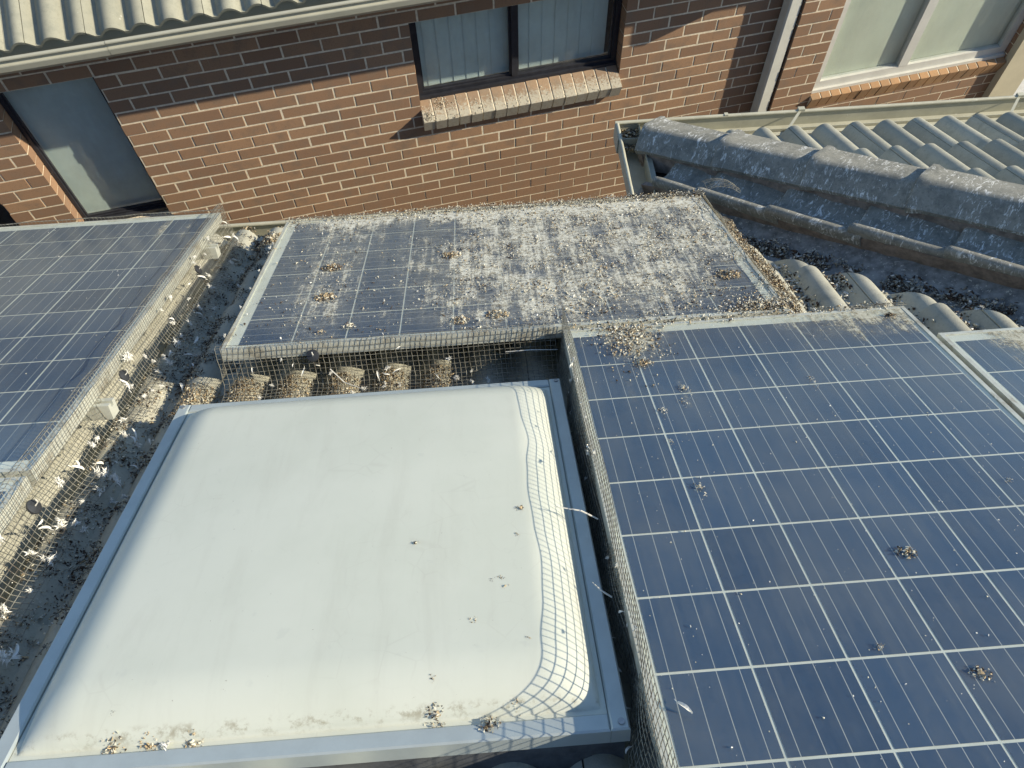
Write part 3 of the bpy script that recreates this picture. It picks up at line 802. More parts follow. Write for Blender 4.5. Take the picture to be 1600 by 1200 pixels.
# =================================================================== LOOSE DEBRIS (uncountable)
def flakes(name, label, cat, pts, size, mats, weights, up_w=0.6, stretch=(0.6, 2.2), tri=True):
    """little bent chips lying about at pts (world)"""
    n = len(pts); pts = np.asarray(pts)
    sz = rng.uniform(size[0], size[1], n) * rng.choice([0.6, 1.0, 1.0, 1.7], n)
    st = rng.uniform(stretch[0], stretch[1], n)
    nrm = np.array([0, math.sin(PITCH), math.cos(PITCH)])[None] + rng.normal(0, up_w, (n, 3)); nrm /= np.linalg.norm(nrm, axis=1, keepdims=True)
    a = np.cross(nrm, rng.normal(0, 1, (n, 3))); a /= np.linalg.norm(a, axis=1, keepdims=True); b = np.cross(nrm, a)
    A = a * (sz * np.sqrt(st))[:, None]; B = b * (sz / np.sqrt(st))[:, None]; C = nrm * (sz * 0.55)[:, None]
    j = lambda s: rng.uniform(1 - s, 1 + s, (n, 1))
    # squat five-cornered lump: base quad and an off-centre peak
    v0 = pts + A * j(.4) - B * 0.2 * j(.5) - C * .3; v1 = pts + B * j(.4) + A * .15 * j(.5) - C * .3; v2 = pts - A * j(.4) + B * .2 * j(.5) - C * .3; v3 = pts - B * j(.4) - A * .1 - C * .3
    v4 = pts + C * j(.5) + A * rng.uniform(-.4, .4, (n, 1)) + B * rng.uniform(-.4, .4, (n, 1))
    V = np.stack([v0, v1, v2, v3, v4], axis=1).reshape(-1, 3)
    base = np.arange(n)[:, None] * 5
    F = np.concatenate([base + np.array(q)[None] for q in ((0,1,4), (1,2,4), (2,3,4), (3,0,4), (0,2,1), (0,3,2))], axis=1).reshape(-1, 3)
    mi = np.repeat(rng.choice(len(mats), n, p=np.array(weights)/sum(weights)), 6)
    o = link(name, fast_mesh(name, V, F, mats, mi)); tag(o, label, cat, kind='stuff')
    return o
RM3 = np.array(ROOF.to_3x3())
def to_world(P): return np.asarray(P) @ RM3.T
def roll_np(x):
    x = (x - C0 + PIT/2) % PIT - PIT/2
    return -0.047 * np.minimum(1, np.abs(x)/0.0600)**2.05
def tile_w(u, v):
    ph = ((v - 0.26) % 0.34) / 0.34
    return CW + roll_np(u) - 0.024 * (1 - ph) + 0.002
def clump_filter(P, scale, thr):
    """keeps points where a cheap lattice noise is high, so debris gathers in patches"""
    g = rng.uniform(0, 1, (64, 64)); x = (P[:, 0]*scale) % 63; y = (P[:, 1]*scale) % 63
    i = x.astype(int); j = y.astype(int); fx = x-i; fy = y-j; fx = fx*fx*(3-2*fx); fy = fy*fy*(3-2*fy)
    val = g[i, j]*(1-fx)*(1-fy) + g[i+1, j]*fx*(1-fy) + g[i, j+1]*(1-fx)*fy + g[i+1, j+1]*fx*fy
    return P[rng.uniform(0, 1, len(P)) < np.clip((val - thr) / (1 - thr) * 1.8, 0, 1)]
# on the soiled panel
n = 60000
u = rng.uniform(-1.0, 0.64, n); v = rng.uniform(0.045, 1.03, n)
x = u + 1.006; y = v - 0.0405
den = np.interp(x, [0, .12, .25, .38, .55, .75, 1.0, 1.3, 1.65], [.05, .10, .22, .10, .10, .45, .60, .85, .75])
den *= np.where((x > 1.2) & (y < .45), 0.8, 1.0)
den += np.clip((y - .86) / .1, 0, 1) * 0.5 * np.interp(x, [0, .3, 1.65], [.3, .7, 1])
keep = rng.uniform(0, 1, n) < den * 0.55
P = np.stack([u, v, np.full(n, 0.0012)], axis=1)[keep]
P = clump_filter(P, 16, 0.25)
flakes('nest_debris', 'crumbs of droppings and nest litter strewn over the soiled panel', 'debris', to_world(P), (0.0008, 0.0027), [M_DROP, M_SEED, M_DARK, M_FEATHER], [0.40, 0.16, 0.34, 0.10], stretch=(1, 5))
# along its far edge and spilling on the next panel
n = 5000
u = rng.uniform(-1.0, 0.66, n); v = rng.normal(1.035, 0.018, n)
P = np.stack([u, v, np.abs(rng.normal(0.004, 0.005, n))], axis=1)
P = P[rng.uniform(0, 1, n) < np.interp(u, [-1, -.7, 0, .66], [.25, .45, .9, 1])]
u = rng.normal(0.155, 0.045, 900); v = 0.02 - np.abs(rng.normal(0, 0.10, 900)); P2 = np.stack([u, v, np.full(900, 0.001)], axis=1)
u = rng.uniform(0.0, 0.95, 700); v = 0.03 + rng.normal(0, 0.012, 700); P3 = np.stack([u, v, np.full(700, 0.002)], axis=1)
u = rng.normal(0.60, 0.06, 1500); v = 0.055 + np.abs(rng.normal(0, 0.035, 1500)); P4 = np.stack([np.minimum(u, 0.66), v, np.abs(rng.normal(0.003, 0.004, 1500))], axis=1)
flakes('nest_debris', 'crust of litter along the soiled panel far edge and its junction', 'debris', to_world(np.concatenate([P, P2, P3, P4])), (0.0010, 0.0030), [M_DROP, M_SEED, M_DARK, M_FEATHER], [0.46, 0.18, 0.28, 0.08], stretch=(1, 4))
# sparse specks on the clean panels and the dome frame
n = 420
u = rng.uniform(0.0, 0.95, n); v = rng.uniform(-1.6, 0.0, n); P = np.stack([u, v, np.full(n, 0.0)], axis=1)
n = 200
u = rng.uniform(-2.2, -1.33, n); v = rng.uniform(-0.6, 1.15, n); P2 = np.stack([u, v, np.full(n, 0.0)], axis=1)
flakes('speck_litter', 'tiny pale specks scattered over the clean blue panels', 'debris', to_world(np.concatenate([P, P2])), (0.0004, 0.0016), [M_DROP, M_FEATHER], [0.6, 0.4])
# husks under the mesh in front of the soiled panel
n = 14000
u = rng.uniform(-1.16, -0.30, n); v = rng.uniform(-0.10, 0.10, n)
k = np.abs((u - C0 + PIT/2) % PIT - PIT/2)
keep = rng.uniform(0, 1, n) < np.where(k < 0.055, 0.9, 0.35) * np.interp(u, [-1.16, -1.0, -.4, -.3], [.5, 1, .9, .3])
P = np.stack([u, v, tile_w(u, v) + np.abs(rng.normal(0.004, 0.004, n))], axis=1)[keep]
flakes('seed_husks', 'tan husks and straw heaped on the tiles under the mesh by the skylight', 'debris', to_world(P), (0.0011, 0.0030), [M_SEED, M_DROP, M_DARK], [0.60, 0.22, 0.18], stretch=(1.0, 4.0))
# grey fluff between the left panels
n = 28000
u = rng.uniform(-1.27, -1.03, n); v = rng.uniform(-1.3, 1.3, n)
P = np.stack([u, v, tile_w(u, v) + np.abs(rng.normal(0.002, 0.003, n))], axis=1)
P = clump_filter(P, 22, 0.38)
flakes('roof_dirt', 'dark fluff and grit caught on the tiles left of the skylight', 'debris', to_world(P), (0.0011, 0.0032), [M_MOSS, M_DARK, M_DROP, M_SEED], [0.46, 0.38, 0.08, 0.08], stretch=(1, 3.5))
n = 2600
u = rng.uniform(-1.38, -1.02, n); v = rng.uniform(1.12, 1.38, n)
P = np.stack([u, v, tile_w(u, v) + np.abs(rng.normal(0.004, 0.004, n))], axis=1); P = clump_filter(P, 25, 0.3)
flakes('gutter_litter', 'litter piled at the tile ends by the gutter between the panels', 'debris', to_world(P), (0.002, 0.006), [M_SEED, M_DARK, M_DROP, M_MOSS], [0.3, 0.25, 0.3, 0.15])
# husks and dried crumbs trodden into the lit tile ridge along the long mesh skirt
n = 9000
u = rng.normal(-1.255, 0.035, n); v = rng.uniform(-1.3, 1.2, n)
P = np.stack([u, v, tile_w(u, v) + np.abs(rng.normal(0.002, 0.003, n))], axis=1)
P = clump_filter(P, 26, 0.35)
flakes('roof_dirt', 'pale crumbs and husks sprinkled along the long mesh skirt', 'debris', to_world(P), (0.0010, 0.0034), [M_DROP, M_SEED, M_DARK, M_FEATHER], [0.36, 0.28, 0.22, 0.14], stretch=(1, 3))
# right-hand strip: nest debris under the crumpled mesh and in the troughs
n = 18000
u = rng.uniform(0.655, 0.80, n); v = rng.uniform(0.06, 1.06, n)
lim = 0.80 - 0.02 * np.sin(v * 9)
wd = np.interp(u, [0.655, 0.70, 0.74, 0.80], [-0.03, -0.075, -0.11, -0.13])
P = np.stack([u, v, wd + rng.normal(-0.006, 0.006, n)], axis=1)[u < lim]
flakes('nest_debris', 'grey brown nest litter packed under the crumpled mesh by the valley', 'debris', to_world(P), (0.0011, 0.0034), [M_SEED, M_DARK, M_DROP, M_MOSS], [0.22, 0.34, 0.24, 0.20], stretch=(1, 3.5))
n = 18000
u = rng.uniform(0.78, 1.9, n); v = rng.uniform(-0.14, 0.72, n)
k = np.abs((u - C0 + PIT/2) % PIT - PIT/2)
keep = (k > 0.045) & (u + v*math.cos(PITCH) < 1.55)
P = np.stack([u, v, tile_w(u, v) + np.abs(rng.normal(0.003, 0.005, n))], axis=1)[keep]; P = clump_filter(P, 20, 0.3)
flakes('trough_litter', 'pale and dark litter filling the tile troughs above the deep blue panel', 'debris', to_world(P), (0.0020, 0.0062), [M_FEATHER, M_DARK, M_DROP, M_MOSS], [0.22, 0.34, 0.26, 0.18], stretch=(1, 3))
# valley
n = 9000
t = rng.uniform(0.15, 2.4, n); q = rng.normal(0.0, 0.05, n)
Lw = np.array(Lv); Qw = np.array(Qv); c0 = np.array((X_IN, Y_IN, CREST_Z - 0.078))
P = c0 + t[:, None]*Lw + np.clip(q, -.12, .10)[:, None]*np.array([0.707, 0.707, 0]) + np.abs(rng.normal(0, 0.006, n))[:, None]*np.array([0, 0, 1.])
P = clump_filter(P, 18, 0.25)
flakes('valley_litter', 'leaf mould and fluff lying in the roof valley', 'debris', P, (0.0024, 0.0075), [M_DARK, M_MOSS, M_DROP, M_FEATHER], [0.34, 0.46, 0.12, 0.08], stretch=(1, 3.5))
n = 500
P = np.stack([rng.uniform(0.46, 0.56, n), rng.uniform(1.58, 1.72, n), LIPZ - 0.045 + rng.normal(0, 0.008, n)], axis=1)
flakes('gutter_litter', 'brown leaf scraps in the corner of the wing gutter', 'debris', P, (0.003, 0.008), [M_SEED, M_DARK, M_DROP], [0.5, 0.3, 0.2])
# tiles under the near edge of the skylight and the gap to its right
n = 1800
u = rng.uniform(-1.0, -0.03, n); v = rng.uniform(-1.45, -1.19, n)
P = np.stack([u, v, tile_w(u, v) + np.abs(rng.normal(0.002, 0.003, n))], axis=1); P = clump_filter(P, 22, 0.45)
flakes('roof_dirt', 'grit on the tiles below the lower edge of the skylight', 'debris', to_world(P), (0.0016, 0.004), [M_MOSS, M_DARK, M_DROP], [0.45, 0.3, 0.25])

# =================================================================== FEATHERS (each its own thing)
def feather_mesh(seed, kind):
    rs = random.Random(seed); bb = MB()
    if kind == 'down':
        for i in range(64):
            a = rs.uniform(0, 2*math.pi); el = rs.uniform(-0.15, 1.3); L_ = rs.choice((0.5, 0.75, 1.0)) * rs.uniform(0.004, 0.0115)
            d = Vector((math.cos(a)*math.cos(el)*1.25, math.sin(a)*math.cos(el)*0.8, math.sin(el)*0.7))
            o_ = Vector((rs.gauss(0, .0022), rs.gauss(0, .0014), abs(rs.gauss(0, .0012))))
            sd = d.cross(Vector((rs.gauss(0, 1), rs.gauss(0, 1), 1))).normalized() * rs.uniform(0.0004, 0.0011)
            p1 = o_ + d * L_ * 0.5 + Vector((0, 0, 0.0012)); p2 = o_ + d * L_ + Vector((rs.uniform(-.003, .003), rs.uniform(-.003, .003), rs.uniform(-.003, .002)))
            bb.add([o_ - sd*.6, o_ + sd*.6, p1 + sd, p2, p1 - sd], [(0, 1, 2, 4), (2, 3, 4)])
    else:
        L_ = rs.uniform(0.014, 0.024); w = rs.uniform(0.0022, 0.0035); bend = rs.uniform(-0.3, 0.3)
        n = 7; L1 = []; R1 = []; Mi = []
        for i in range(n):
            t = i/(n-1); c = Vector((L_*t, bend*L_*t*t, 0.004*math.sin(math.pi*t)))
            ww = w * math.sin(math.pi * (0.06 + 0.9*t)) ** 0.7
            L1.append(c + Vector((0, ww*rs.uniform(.8, 1.1), 0.0025))); R1.append(c - Vector((0, ww*rs.uniform(.8, 1.1), -0.0025))); Mi.append(c)
        vs = L1 + Mi + R1; fs = []
        for i in range(n-1): fs += [(i, i+1, n+i+1, n+i), (n+i, n+i+1, 2*n+i+1, 2*n+i)]
        bb.add(vs, fs); bb.tube([Mi[0] - Vector((0.006, 0, 0))] + Mi, 0.0006, 4)
    return bb.mesh('feather', M_FEATHER)
DOWN = [feather_mesh(i, 'down') for i in range(4)]; QUILL = [feather_mesh(20 + i, 'quill') for i in range(4)]
def feather(pt, nrm, kind, label, group, sc_=1.0, world=False):
    me = random.choice(DOWN if kind == 'down' else QUILL)
    q = Vector(nrm).normalized().to_track_quat('Z', 'Y').to_matrix().to_4x4() @ Matrix.Rotation(random.uniform(0, 6.28), 4, 'Z')
    M = Matrix.Translation(pt) @ q @ Matrix.Scale(sc_, 4)
    o = link('feather', me, None, M if world else ROOF @ M)
    tag(o, label, 'feather', group)
lab = 'small white feather stuck in the long mesh skirt of the greyish panel'
nA, mA = GA.shape[0]-1, GA.shape[1]-1
for i in range(95):
    a = int(np.clip(rng.beta(1.5, 1.2) * nA, 60, nA - 3)); b_ = int(rng.uniform(0.30, 1.0) * mA)
    p_ = GA[a, b_]
    feather((p_[0] + 0.004, p_[1], p_[2] + 0.004), (1, 0, 0.7), 'down' if rng.uniform() < .68 else 'quill', lab, 'feathers in the long mesh skirt', rng.uniform(.8, 1.75))
for i in range(22):
    u_ = rng.uniform(-1.25, -1.17); v_ = rng.uniform(-0.5, 1.1)
    feather((u_, v_, float(tile_w(np.array(u_), v_)) + 0.006), (0.3, 0, 1), 'down' if rng.uniform() < .6 else 'quill', 'small white feather lying on the tiles beside the long mesh skirt', 'feathers on the tiles by the long mesh skirt', rng.uniform(.7, 1.4))
nC, mC = GC.shape[0]-1, GC.shape[1]-1
for i in range(20):
    p_ = GC[int(rng.uniform(.02, .98)*nC), int(rng.uniform(.0, .6)*mC)]
    feather((p_[0]-0.004, p_[1], p_[2]+.003), (-1, 0, 0.6), 'down', 'white down tuft on the narrow mesh at the soiled panel left frame', 'down on the narrow mesh', rng.uniform(.7, 1.3))
nB_, mB_ = GB.shape[0]-1, GB.shape[1]-1
for i in range(24):
    p_ = GB[int(rng.uniform(.05, .82)*nB_), int(rng.uniform(.25, 1.0)*mB_)]
    feather((p_[0], p_[1]-.004, p_[2]+.003), (0, -1, 0.7), 'down' if rng.uniform() < .7 else 'quill', 'white feather in the mesh between soiled panel and skylight', 'feathers in the mesh by the skylight', rng.uniform(.6, 1.1))
nD, mD = GD.shape[0]-1, GD.shape[1]-1
for i in range(26):
    p_ = GD[int(rng.uniform(.03, .9)*nD), int(rng.uniform(.1, .9)*mD)]
    feather((p_[0]-.004, p_[1], p_[2]+.002), (-1, 0, 0.4), 'down' if rng.uniform() < .55 else 'quill', 'white feather in the mesh between skylight and deep blue panel', 'feathers in the standing mesh', rng.uniform(.4, .9))
for (px_, v_) in ((-0.035, -0.30), (-0.04, -0.42), (-0.045, -0.96), (-0.04, -1.02), (-0.046, -1.10), (-0.042, -1.17), (-0.04, -0.15), (-0.05, -1.24)):
    feather((px_ - .004, v_, -0.115), (-.4, 0, 1), 'quill', 'white feather in the dark gap right of the skylight', 'feathers in the gap by the skylight', rng.uniform(.6, 1.0))
feather((0.020, -1.175, 0.006), (0, 0, 1), 'quill', 'curled white feather on the deep blue panel edge near the picture bottom', None, 1.15)
for i in range(14):
    u_ = rng.uniform(0.82, 1.5); v_ = rng.uniform(-0.1, 0.3); 
    feather((u_, v_, float(tile_w(np.array(u_), v_)) + 0.006), (0.2, 0, 1), 'down', 'white down in the tile troughs above the deep blue panel', 'down in the tile troughs', rng.uniform(.5, 1.1))
for i in range(12):
    t_ = rng.uniform(.3, 1.7); c_ = Vector((X_IN, Y_IN, CREST_Z)) + Lv*t_ + Qv*rng.uniform(.2, .33) - nB*0.028
    feather(c_, nB, 'quill', 'pale feather lying on the shaded tiles under the hip', 'feathers under the hip', rng.uniform(.35, .7), world=True)
p_ = Vector((0.90, 1.30, CREST_Z)) + Vector((0, 0, 0.24 - 0.02)); 

# =================================================================== DROPPING CLUMPS
def clump(pt, rad, n, mats, w, label, zf=None, streak=0.0, group=None):
    """one heap of crumbs as a single thing"""
    rad *= 1.25; n = int(n * 1.35)
    bb = MB(); rs = random.Random(int(pt[0]*9973) ^ int(pt[1]*7919) & 0xffff)
    for i in range(n):
        a = rs.uniform(0, 6.28); d = rad * rs.uniform(0, 1) ** 0.7
        x_, y_ = d*math.cos(a), d*math.sin(a)*0.8 + streak * rs.uniform(-1, 0) * (rs.uniform(0, 1) ** 2)
        s = rs.uniform(.10, .30) * rad * (1.2 - d/rad*0.6); s = min(s, 0.006)
        z0 = zf(pt[0]+x_, pt[1]+y_) - pt[2] if zf else 0.0
        up_ = (1 - d/rad) * 0.25 * rad
        q = [Vector((rs.gauss(0, 1), rs.gauss(0, 1), rs.gauss(0, .7))).normalized() * s * rs.uniform(.6, 1.2) for _ in range(4)]
        c = Vector((x_, y_, z0 + up_ * rs.uniform(0, 1) + s * 0.3))
        bb.add([c + v_ for v_ in q], [(0,1,2), (0,3,1), (1,3,2), (2,3,0)], rs.choices(range(len(mats)), w)[0])
    o = bb.build('dropping_clump', mats, None, ROOF @ Matrix.Translation(pt)); tag(o, label, 'dropping', group)
TAN = [M_SEED, M_DROP, M_DARK]
for (u_, v_, rd, n_, w_, lb) in (
    (-0.404, -0.797, .008, 14, (4, 4, 2), 'small tan dropping near the middle of the white dome'),
    (-0.195, -0.713, .010, 20, (3, 2, 5), 'dark flecked dropping on the dome by the mesh shadow, highest one'),
    (-0.257, -0.897, .0055, 9, (1, 0, 8), 'tiny black dropping, left of the dark pair on the dome'),
    (-0.241, -0.895, .0065, 11, (1, 0, 8), 'tiny black dropping, right of the dark pair on the dome'),
    (-0.234, -0.915, .0065, 10, (5, 2, 2), 'small tan crumb just under the dark pair on the dome'),
    (-0.294, -0.984, .008, 12, (6, 2, 1), 'oval tan dropping on the dome below the dark pair'),
    (-0.363, -1.087, .007, 10, (5, 2, 2), 'small brown crumb on the lower part of the dome'),
    (-0.362, -1.132, .015, 44, (2, 3, 5), 'dark splattered dropping at the dome lower lip'),
    (-0.275, -1.150, .015, 56, (3, 2, 4), 'brown crusty heap on the lower skylight frame in the mesh shadow'),
    (-0.230, -1.128, .010, 22, (4, 5, 0), 'pale tan heap on the dome lip within the mesh shadow'),
    (-0.879, -1.138, .016, 46, (3, 3, 3), 'brown and white heap at the dome lip near the frame corner'),
    (-0.825, -1.138, .013, 34, (6, 3, 0), 'tan heap left of the white fluff at the dome lip'),
    (-0.751, -1.138, .013, 34, (6, 4, 0), 'tan heap right of the white fluff at the dome lip'),
    (-0.205, -0.785, .006, 8, (3, 1, 4), 'speck of brown grit on the dome below the flecked dropping'),
    (-0.20, -1.03, .006, 8, (5, 3, 1), 'tan crumb on the dome edge of the mesh shadow'),
    (-0.885, -1.10, .005, 6, (2, 0, 6), 'tiny brown speck above the heap near the frame corner')):
    clump((u_, v_, dome_z(u_, v_) if v_ > -1.143 else SW), rd, n_, TAN, w_, lb, dome_z if v_ > -1.143 else None)
feather((-0.796, -1.138, dome_z(-0.796, -1.138) + 0.004), (0, -.3, 1), 'down', 'white fluff resting at the dome lower lip', None, 1.0)
feather((-0.80, -1.14, dome_z(-0.80, -1.14) + 0.003), (0, -.2, 1), 'quill', 'white quill lying in the fluff at the dome lower lip', None, .7)
for (u_, v_, rd, n_, w_, lb) in (
    (0.516, -0.903, .017, 60, (5, 4, 3), 'yellowish crumbly dropping in the middle of the deep blue panel'),
    (0.506, -1.163, .015, 40, (3, 4, 3), 'starry dropping low on the deep blue panel near the picture edge'),
    (0.185, -0.680, .012, 34, (1, 6, 2), 'white dropping with a trail on the second cell column of the deep blue panel'),
    (0.171, -0.400, .011, 26, (1, 7, 1), 'white dropping on the first thick cell line, upper of two'),
    (0.163, -0.520, .008, 18, (1, 7, 0), 'white dropping on the first thick cell line, lower of two'),
    (0.244, -0.312, .012, 30, (2, 7, 1), 'fluffy white dropping near the deep blue panel far left'),
    (0.228, -0.366, .009, 22, (2, 6, 2), 'white and brown dropping just below the fluffy one'),
    (0.568, -0.310, .009, 22, (1, 5, 4), 'dark flecked dropping beginning a long pale streak'),
    (0.815, -0.732, .009, 20, (2, 7, 0), 'pale dropping on the deep blue panel at the picture edge'),
    (0.374, -1.100, .009, 20, (2, 3, 4), 'small dark flecked dropping beside a thick cell crossing'),
    (0.905, -0.030, .016, 44, (3, 1, 5), 'brown clump at the far right corner of the deep blue panel'),
    (0.165, -0.185, .022, 60, (5, 2, 4), 'brown clump under the panel junction on the deep blue panel'),
    (-0.752, 0.335, .030, 150, (7, 3, 2), 'ring of tan husks on the left part of the soiled panel'),
    (-0.730, 0.105, .014, 30, (7, 3, 0), 'small orange tan clump low on the soiled panel left part'),
    (-0.649, 0.130, .018, 46, (2, 7, 1), 'pale clump low on the third cell line of the soiled panel'),
    (-0.316, 0.120, .024, 80, (5, 5, 2), 'tan and white clump low in the middle of the soiled panel'),
    (-0.205, 0.140, .028, 90, (5, 5, 2), 'orange white clump low in the middle beside the thick soiling'),
    (0.540, 0.300, .034, 130, (7, 3, 3), 'yellow brown clump near the right frame of the soiled panel'),
    (-0.76, 0.56, .03, 90, (6, 3, 4), 'speckled brown clump high on the left part of the soiled panel'),
    (-0.35, 0.60, .03, 90, (6, 3, 4), 'speckled brown clump high in the middle of the soiled panel')):
    clump((u_, v_, 0.0), rd, n_, TAN, w_, lb, None, streak=(0.05 if v_ > -0.75 and 0 < u_ < .6 and v_ < -.25 else 0.0))
for i in range(7):
    u_ = rng.uniform(-1.9, -1.36); v_ = rng.uniform(-0.4, 0.7)
    clump((u_, v_, 0), .009, 18, TAN, (4, 5, 1), 'small tan dropping on the greyish blue panel', None, group='droppings on the greyish panel')

# =================================================================== NEIGHBOURING BRICK HOUSE
nb = empty('brick_house', Matrix.Translation((0, 0, 0)) @ WALL @ Matrix.Translation((0, 0, GROUND_Z - W0.z)))
tag(nb, 'neighbouring single storey house of red brown brick with cream joints', 'house')
NBI = Matrix.Translation((0, 0, -(GROUND_Z - W0.z)))      # wall coordinates -> house empty
ZG = GROUND_Z - W0.z
CO = 0.086; BL = 0.24
ZTOP = 0.301
def zc_(k): return k * CO - CO/2         # bottom of course k (course 0 is centred on z = 0)
Z_LOW = zc_(-19)
# openings: s0, s1, z0, z1 (in the main wall), then in the projecting right wall
OPEN_MAIN = [(-2.60, -1.441, -0.95, ZTOP), (-1.087, -0.487, -0.86, ZTOP), (1.384, 2.802, -0.385, ZTOP)]
OPEN_RIGHT = [(4.355, 6.02, -0.775, 1.2)]
STEP = 4.04; PROUD = 0.110
REC = 0.0018                              # how far the joints are raked back
def slabs(s0, s1, z0, z1, opens):
    """cover a wall rectangle with boxes leaving the openings free"""
    xs = sorted(set([s0, s1] + [q for o in opens for q in o[:2] if s0 < q < s1])); out = []
    for a, c in zip(xs[:-1], xs[1:]):
        o = [q for q in opens if q[0] <= a + 1e-6 and q[1] >= c - 1e-6]
        if o: out += [(a, c, z0, max(z0, o[0][2])), (a, c, min(z1, o[0][3]), z1)]
        else: out.append((a, c, z0, z1))
    return [q for q in out if q[3] - q[2] > 1e-4]
wall_b = MB()
for (a, c, z0, z1) in slabs(-4.0, STEP - 0.02, Z_LOW, 0.80, [(o_[0] - .004, o_[1] + .004, o_[2] - .004, o_[3] + .004) for o_ in OPEN_MAIN]): wall_b.box((a, REC, z0), (c, 0.24, z1))
wall_main = wall_b.build('wall', M_MORTAR, nb, NBI)
wall_b = MB()
for (a, c, z0, z1) in slabs(STEP + 0.004, 6.30, Z_LOW, 0.80, [(o_[0] - .004, o_[1] + .004, o_[2] - .004, o_[3] + .004) for o_ in OPEN_RIGHT]): wall_b.box((a, -PROUD + REC, z0), (c, 0.24, z1))
wall_right = wall_b.build('wall', M_MORTAR, nb, NBI)
wall_b = MB(); wall_b.box((-4.0, 0.002, ZG), (STEP, 0.24, Z_LOW)); wall_b.box((STEP + .001, -PROUD + 0.002, ZG), (6.30, 0.24, Z_LOW))
wall_b.build('lower_wall', M_BRICKTEX, nb, NBI)
bcache = {}
def brick_mesh(L_, D_, H_, mat):
    key = (round(L_, 3), round(D_, 3), round(H_, 3), mat.name)
    if key not in bcache:
        bb = MB(); x, y, z = L_/2, D_/2, H_/2; c = 0.0022
        bb.loft([[(-x, y, -z), (x, y, -z), (x, y, z), (-x, y, z)], [(-x, -y + c, -z), (x, -y + c, -z), (x, -y + c, z), (-x, -y + c, z)],
                 [(-x + c, -y, -z + c), (x - c, -y, -z + c), (x - c, -y, z - c), (-x + c, -y, z - c)]])
        bcache[key] = bb.mesh('brick', mat)
    return bcache[key]
def view(pw_):
    d = pw_ - CAM; z = d.dot(fwd)
    if z < 0.1: return None
    return (800 + 1181*d.dot(right)/z, 600 - 1181*d.dot(up)/z, z)
cand = []
def lay(s0, s1, k0, k1, opens, out, parent, phase=0.0):
    for k in range(k0, k1):
        zb = zc_(k)
        off = (0.0 if k % 2 == 0 else 0.12) + phase
        i0 = math.floor((s0 - off)/BL) - 1; x = off + i0*BL
        spans = [(s0, s1)]
        for (a, c, z0, z1) in opens:
            if zb + CO > z0 + 0.012 and zb < z1 - 0.012:
                ns = []
                for (p_, q_) in spans:
                    if c <= p_ or a >= q_: ns.append((p_, q_))
                    else:
                        if a > p_: ns.append((p_, a))
                        if c < q_: ns.append((c, q_))
                spans = ns
        for (p_, q_) in spans:
            x = off + i0*BL
            while x < q_:
                a, c = max(x, p_), min(x + BL, q_)
                a2 = a + (0.005 if a > p_ + 1e-6 else (0.0 if p_ > s0 + 1e-6 or True else 0.005)); c2 = c - (0.005 if c < q_ - 1e-6 else 0.0)
                if c2 - a2 > 0.018:
                    cand.append((a2, c2, zb + 0.005, zb + CO - 0.005, out, parent))
                x += BL
lay(-4.0, STEP - 0.001, -19, 7, OPEN_MAIN, 0.0, wall_main)
lay(STEP, 6.30, -19, 7, OPEN_RIGHT, PROUD, wall_right, 0.07)
scored = []
for q in cand:
    a, c, z0, z1, out, par = q
    w_ = WALL @ Vector(((a+c)/2, -out, (z0+z1)/2)); vv = view(w_); sc_ = -1
    if vv and -60 < vv[0] < 1660 and -30 < vv[1] < 352 - 0.045*max(0, vv[0]):
        sc_ = (c - a) * (z1 - z0) / vv[2]**2
    scored.append((sc_, q))
scored.sort(key=lambda t: -t[0])
rest = {}
for idx, (sc_, q) in enumerate(scored):
    a, c, z0, z1, out, par = q
    jit = random.uniform(-.0018, .0015); tilt = random.uniform(-.25, .25); jz = random.uniform(-.0014, .0014)
    M = Matrix.Translation(((a+c)/2, -out + 0.055 + jit, (z0+z1)/2 + jz)) @ Matrix.Rotation(R(tilt), 4, 'Y')
    if sc_ > 0 and idx < 258:
        o = link('brick', brick_mesh(c - a, 0.110, z1 - z0, M_BRICK), par); o.matrix_local = M
    else:
        bb = rest.setdefault(par.name, (MB(), par))[0]
        x, z = (c-a)/2, (z1-z0)/2; bb.box((-x, -.055, -z), (x, .055, z), mat=M)
for nm, (bb, par) in rest.items():
    o = bb.build('brickwork', M_BRICK, par); o['kind'] = 'stuff'
# brick reveals: the jambs of the openings show brick ends
for (a, c, z0, z1) in OPEN_MAIN[1:]:
    pass

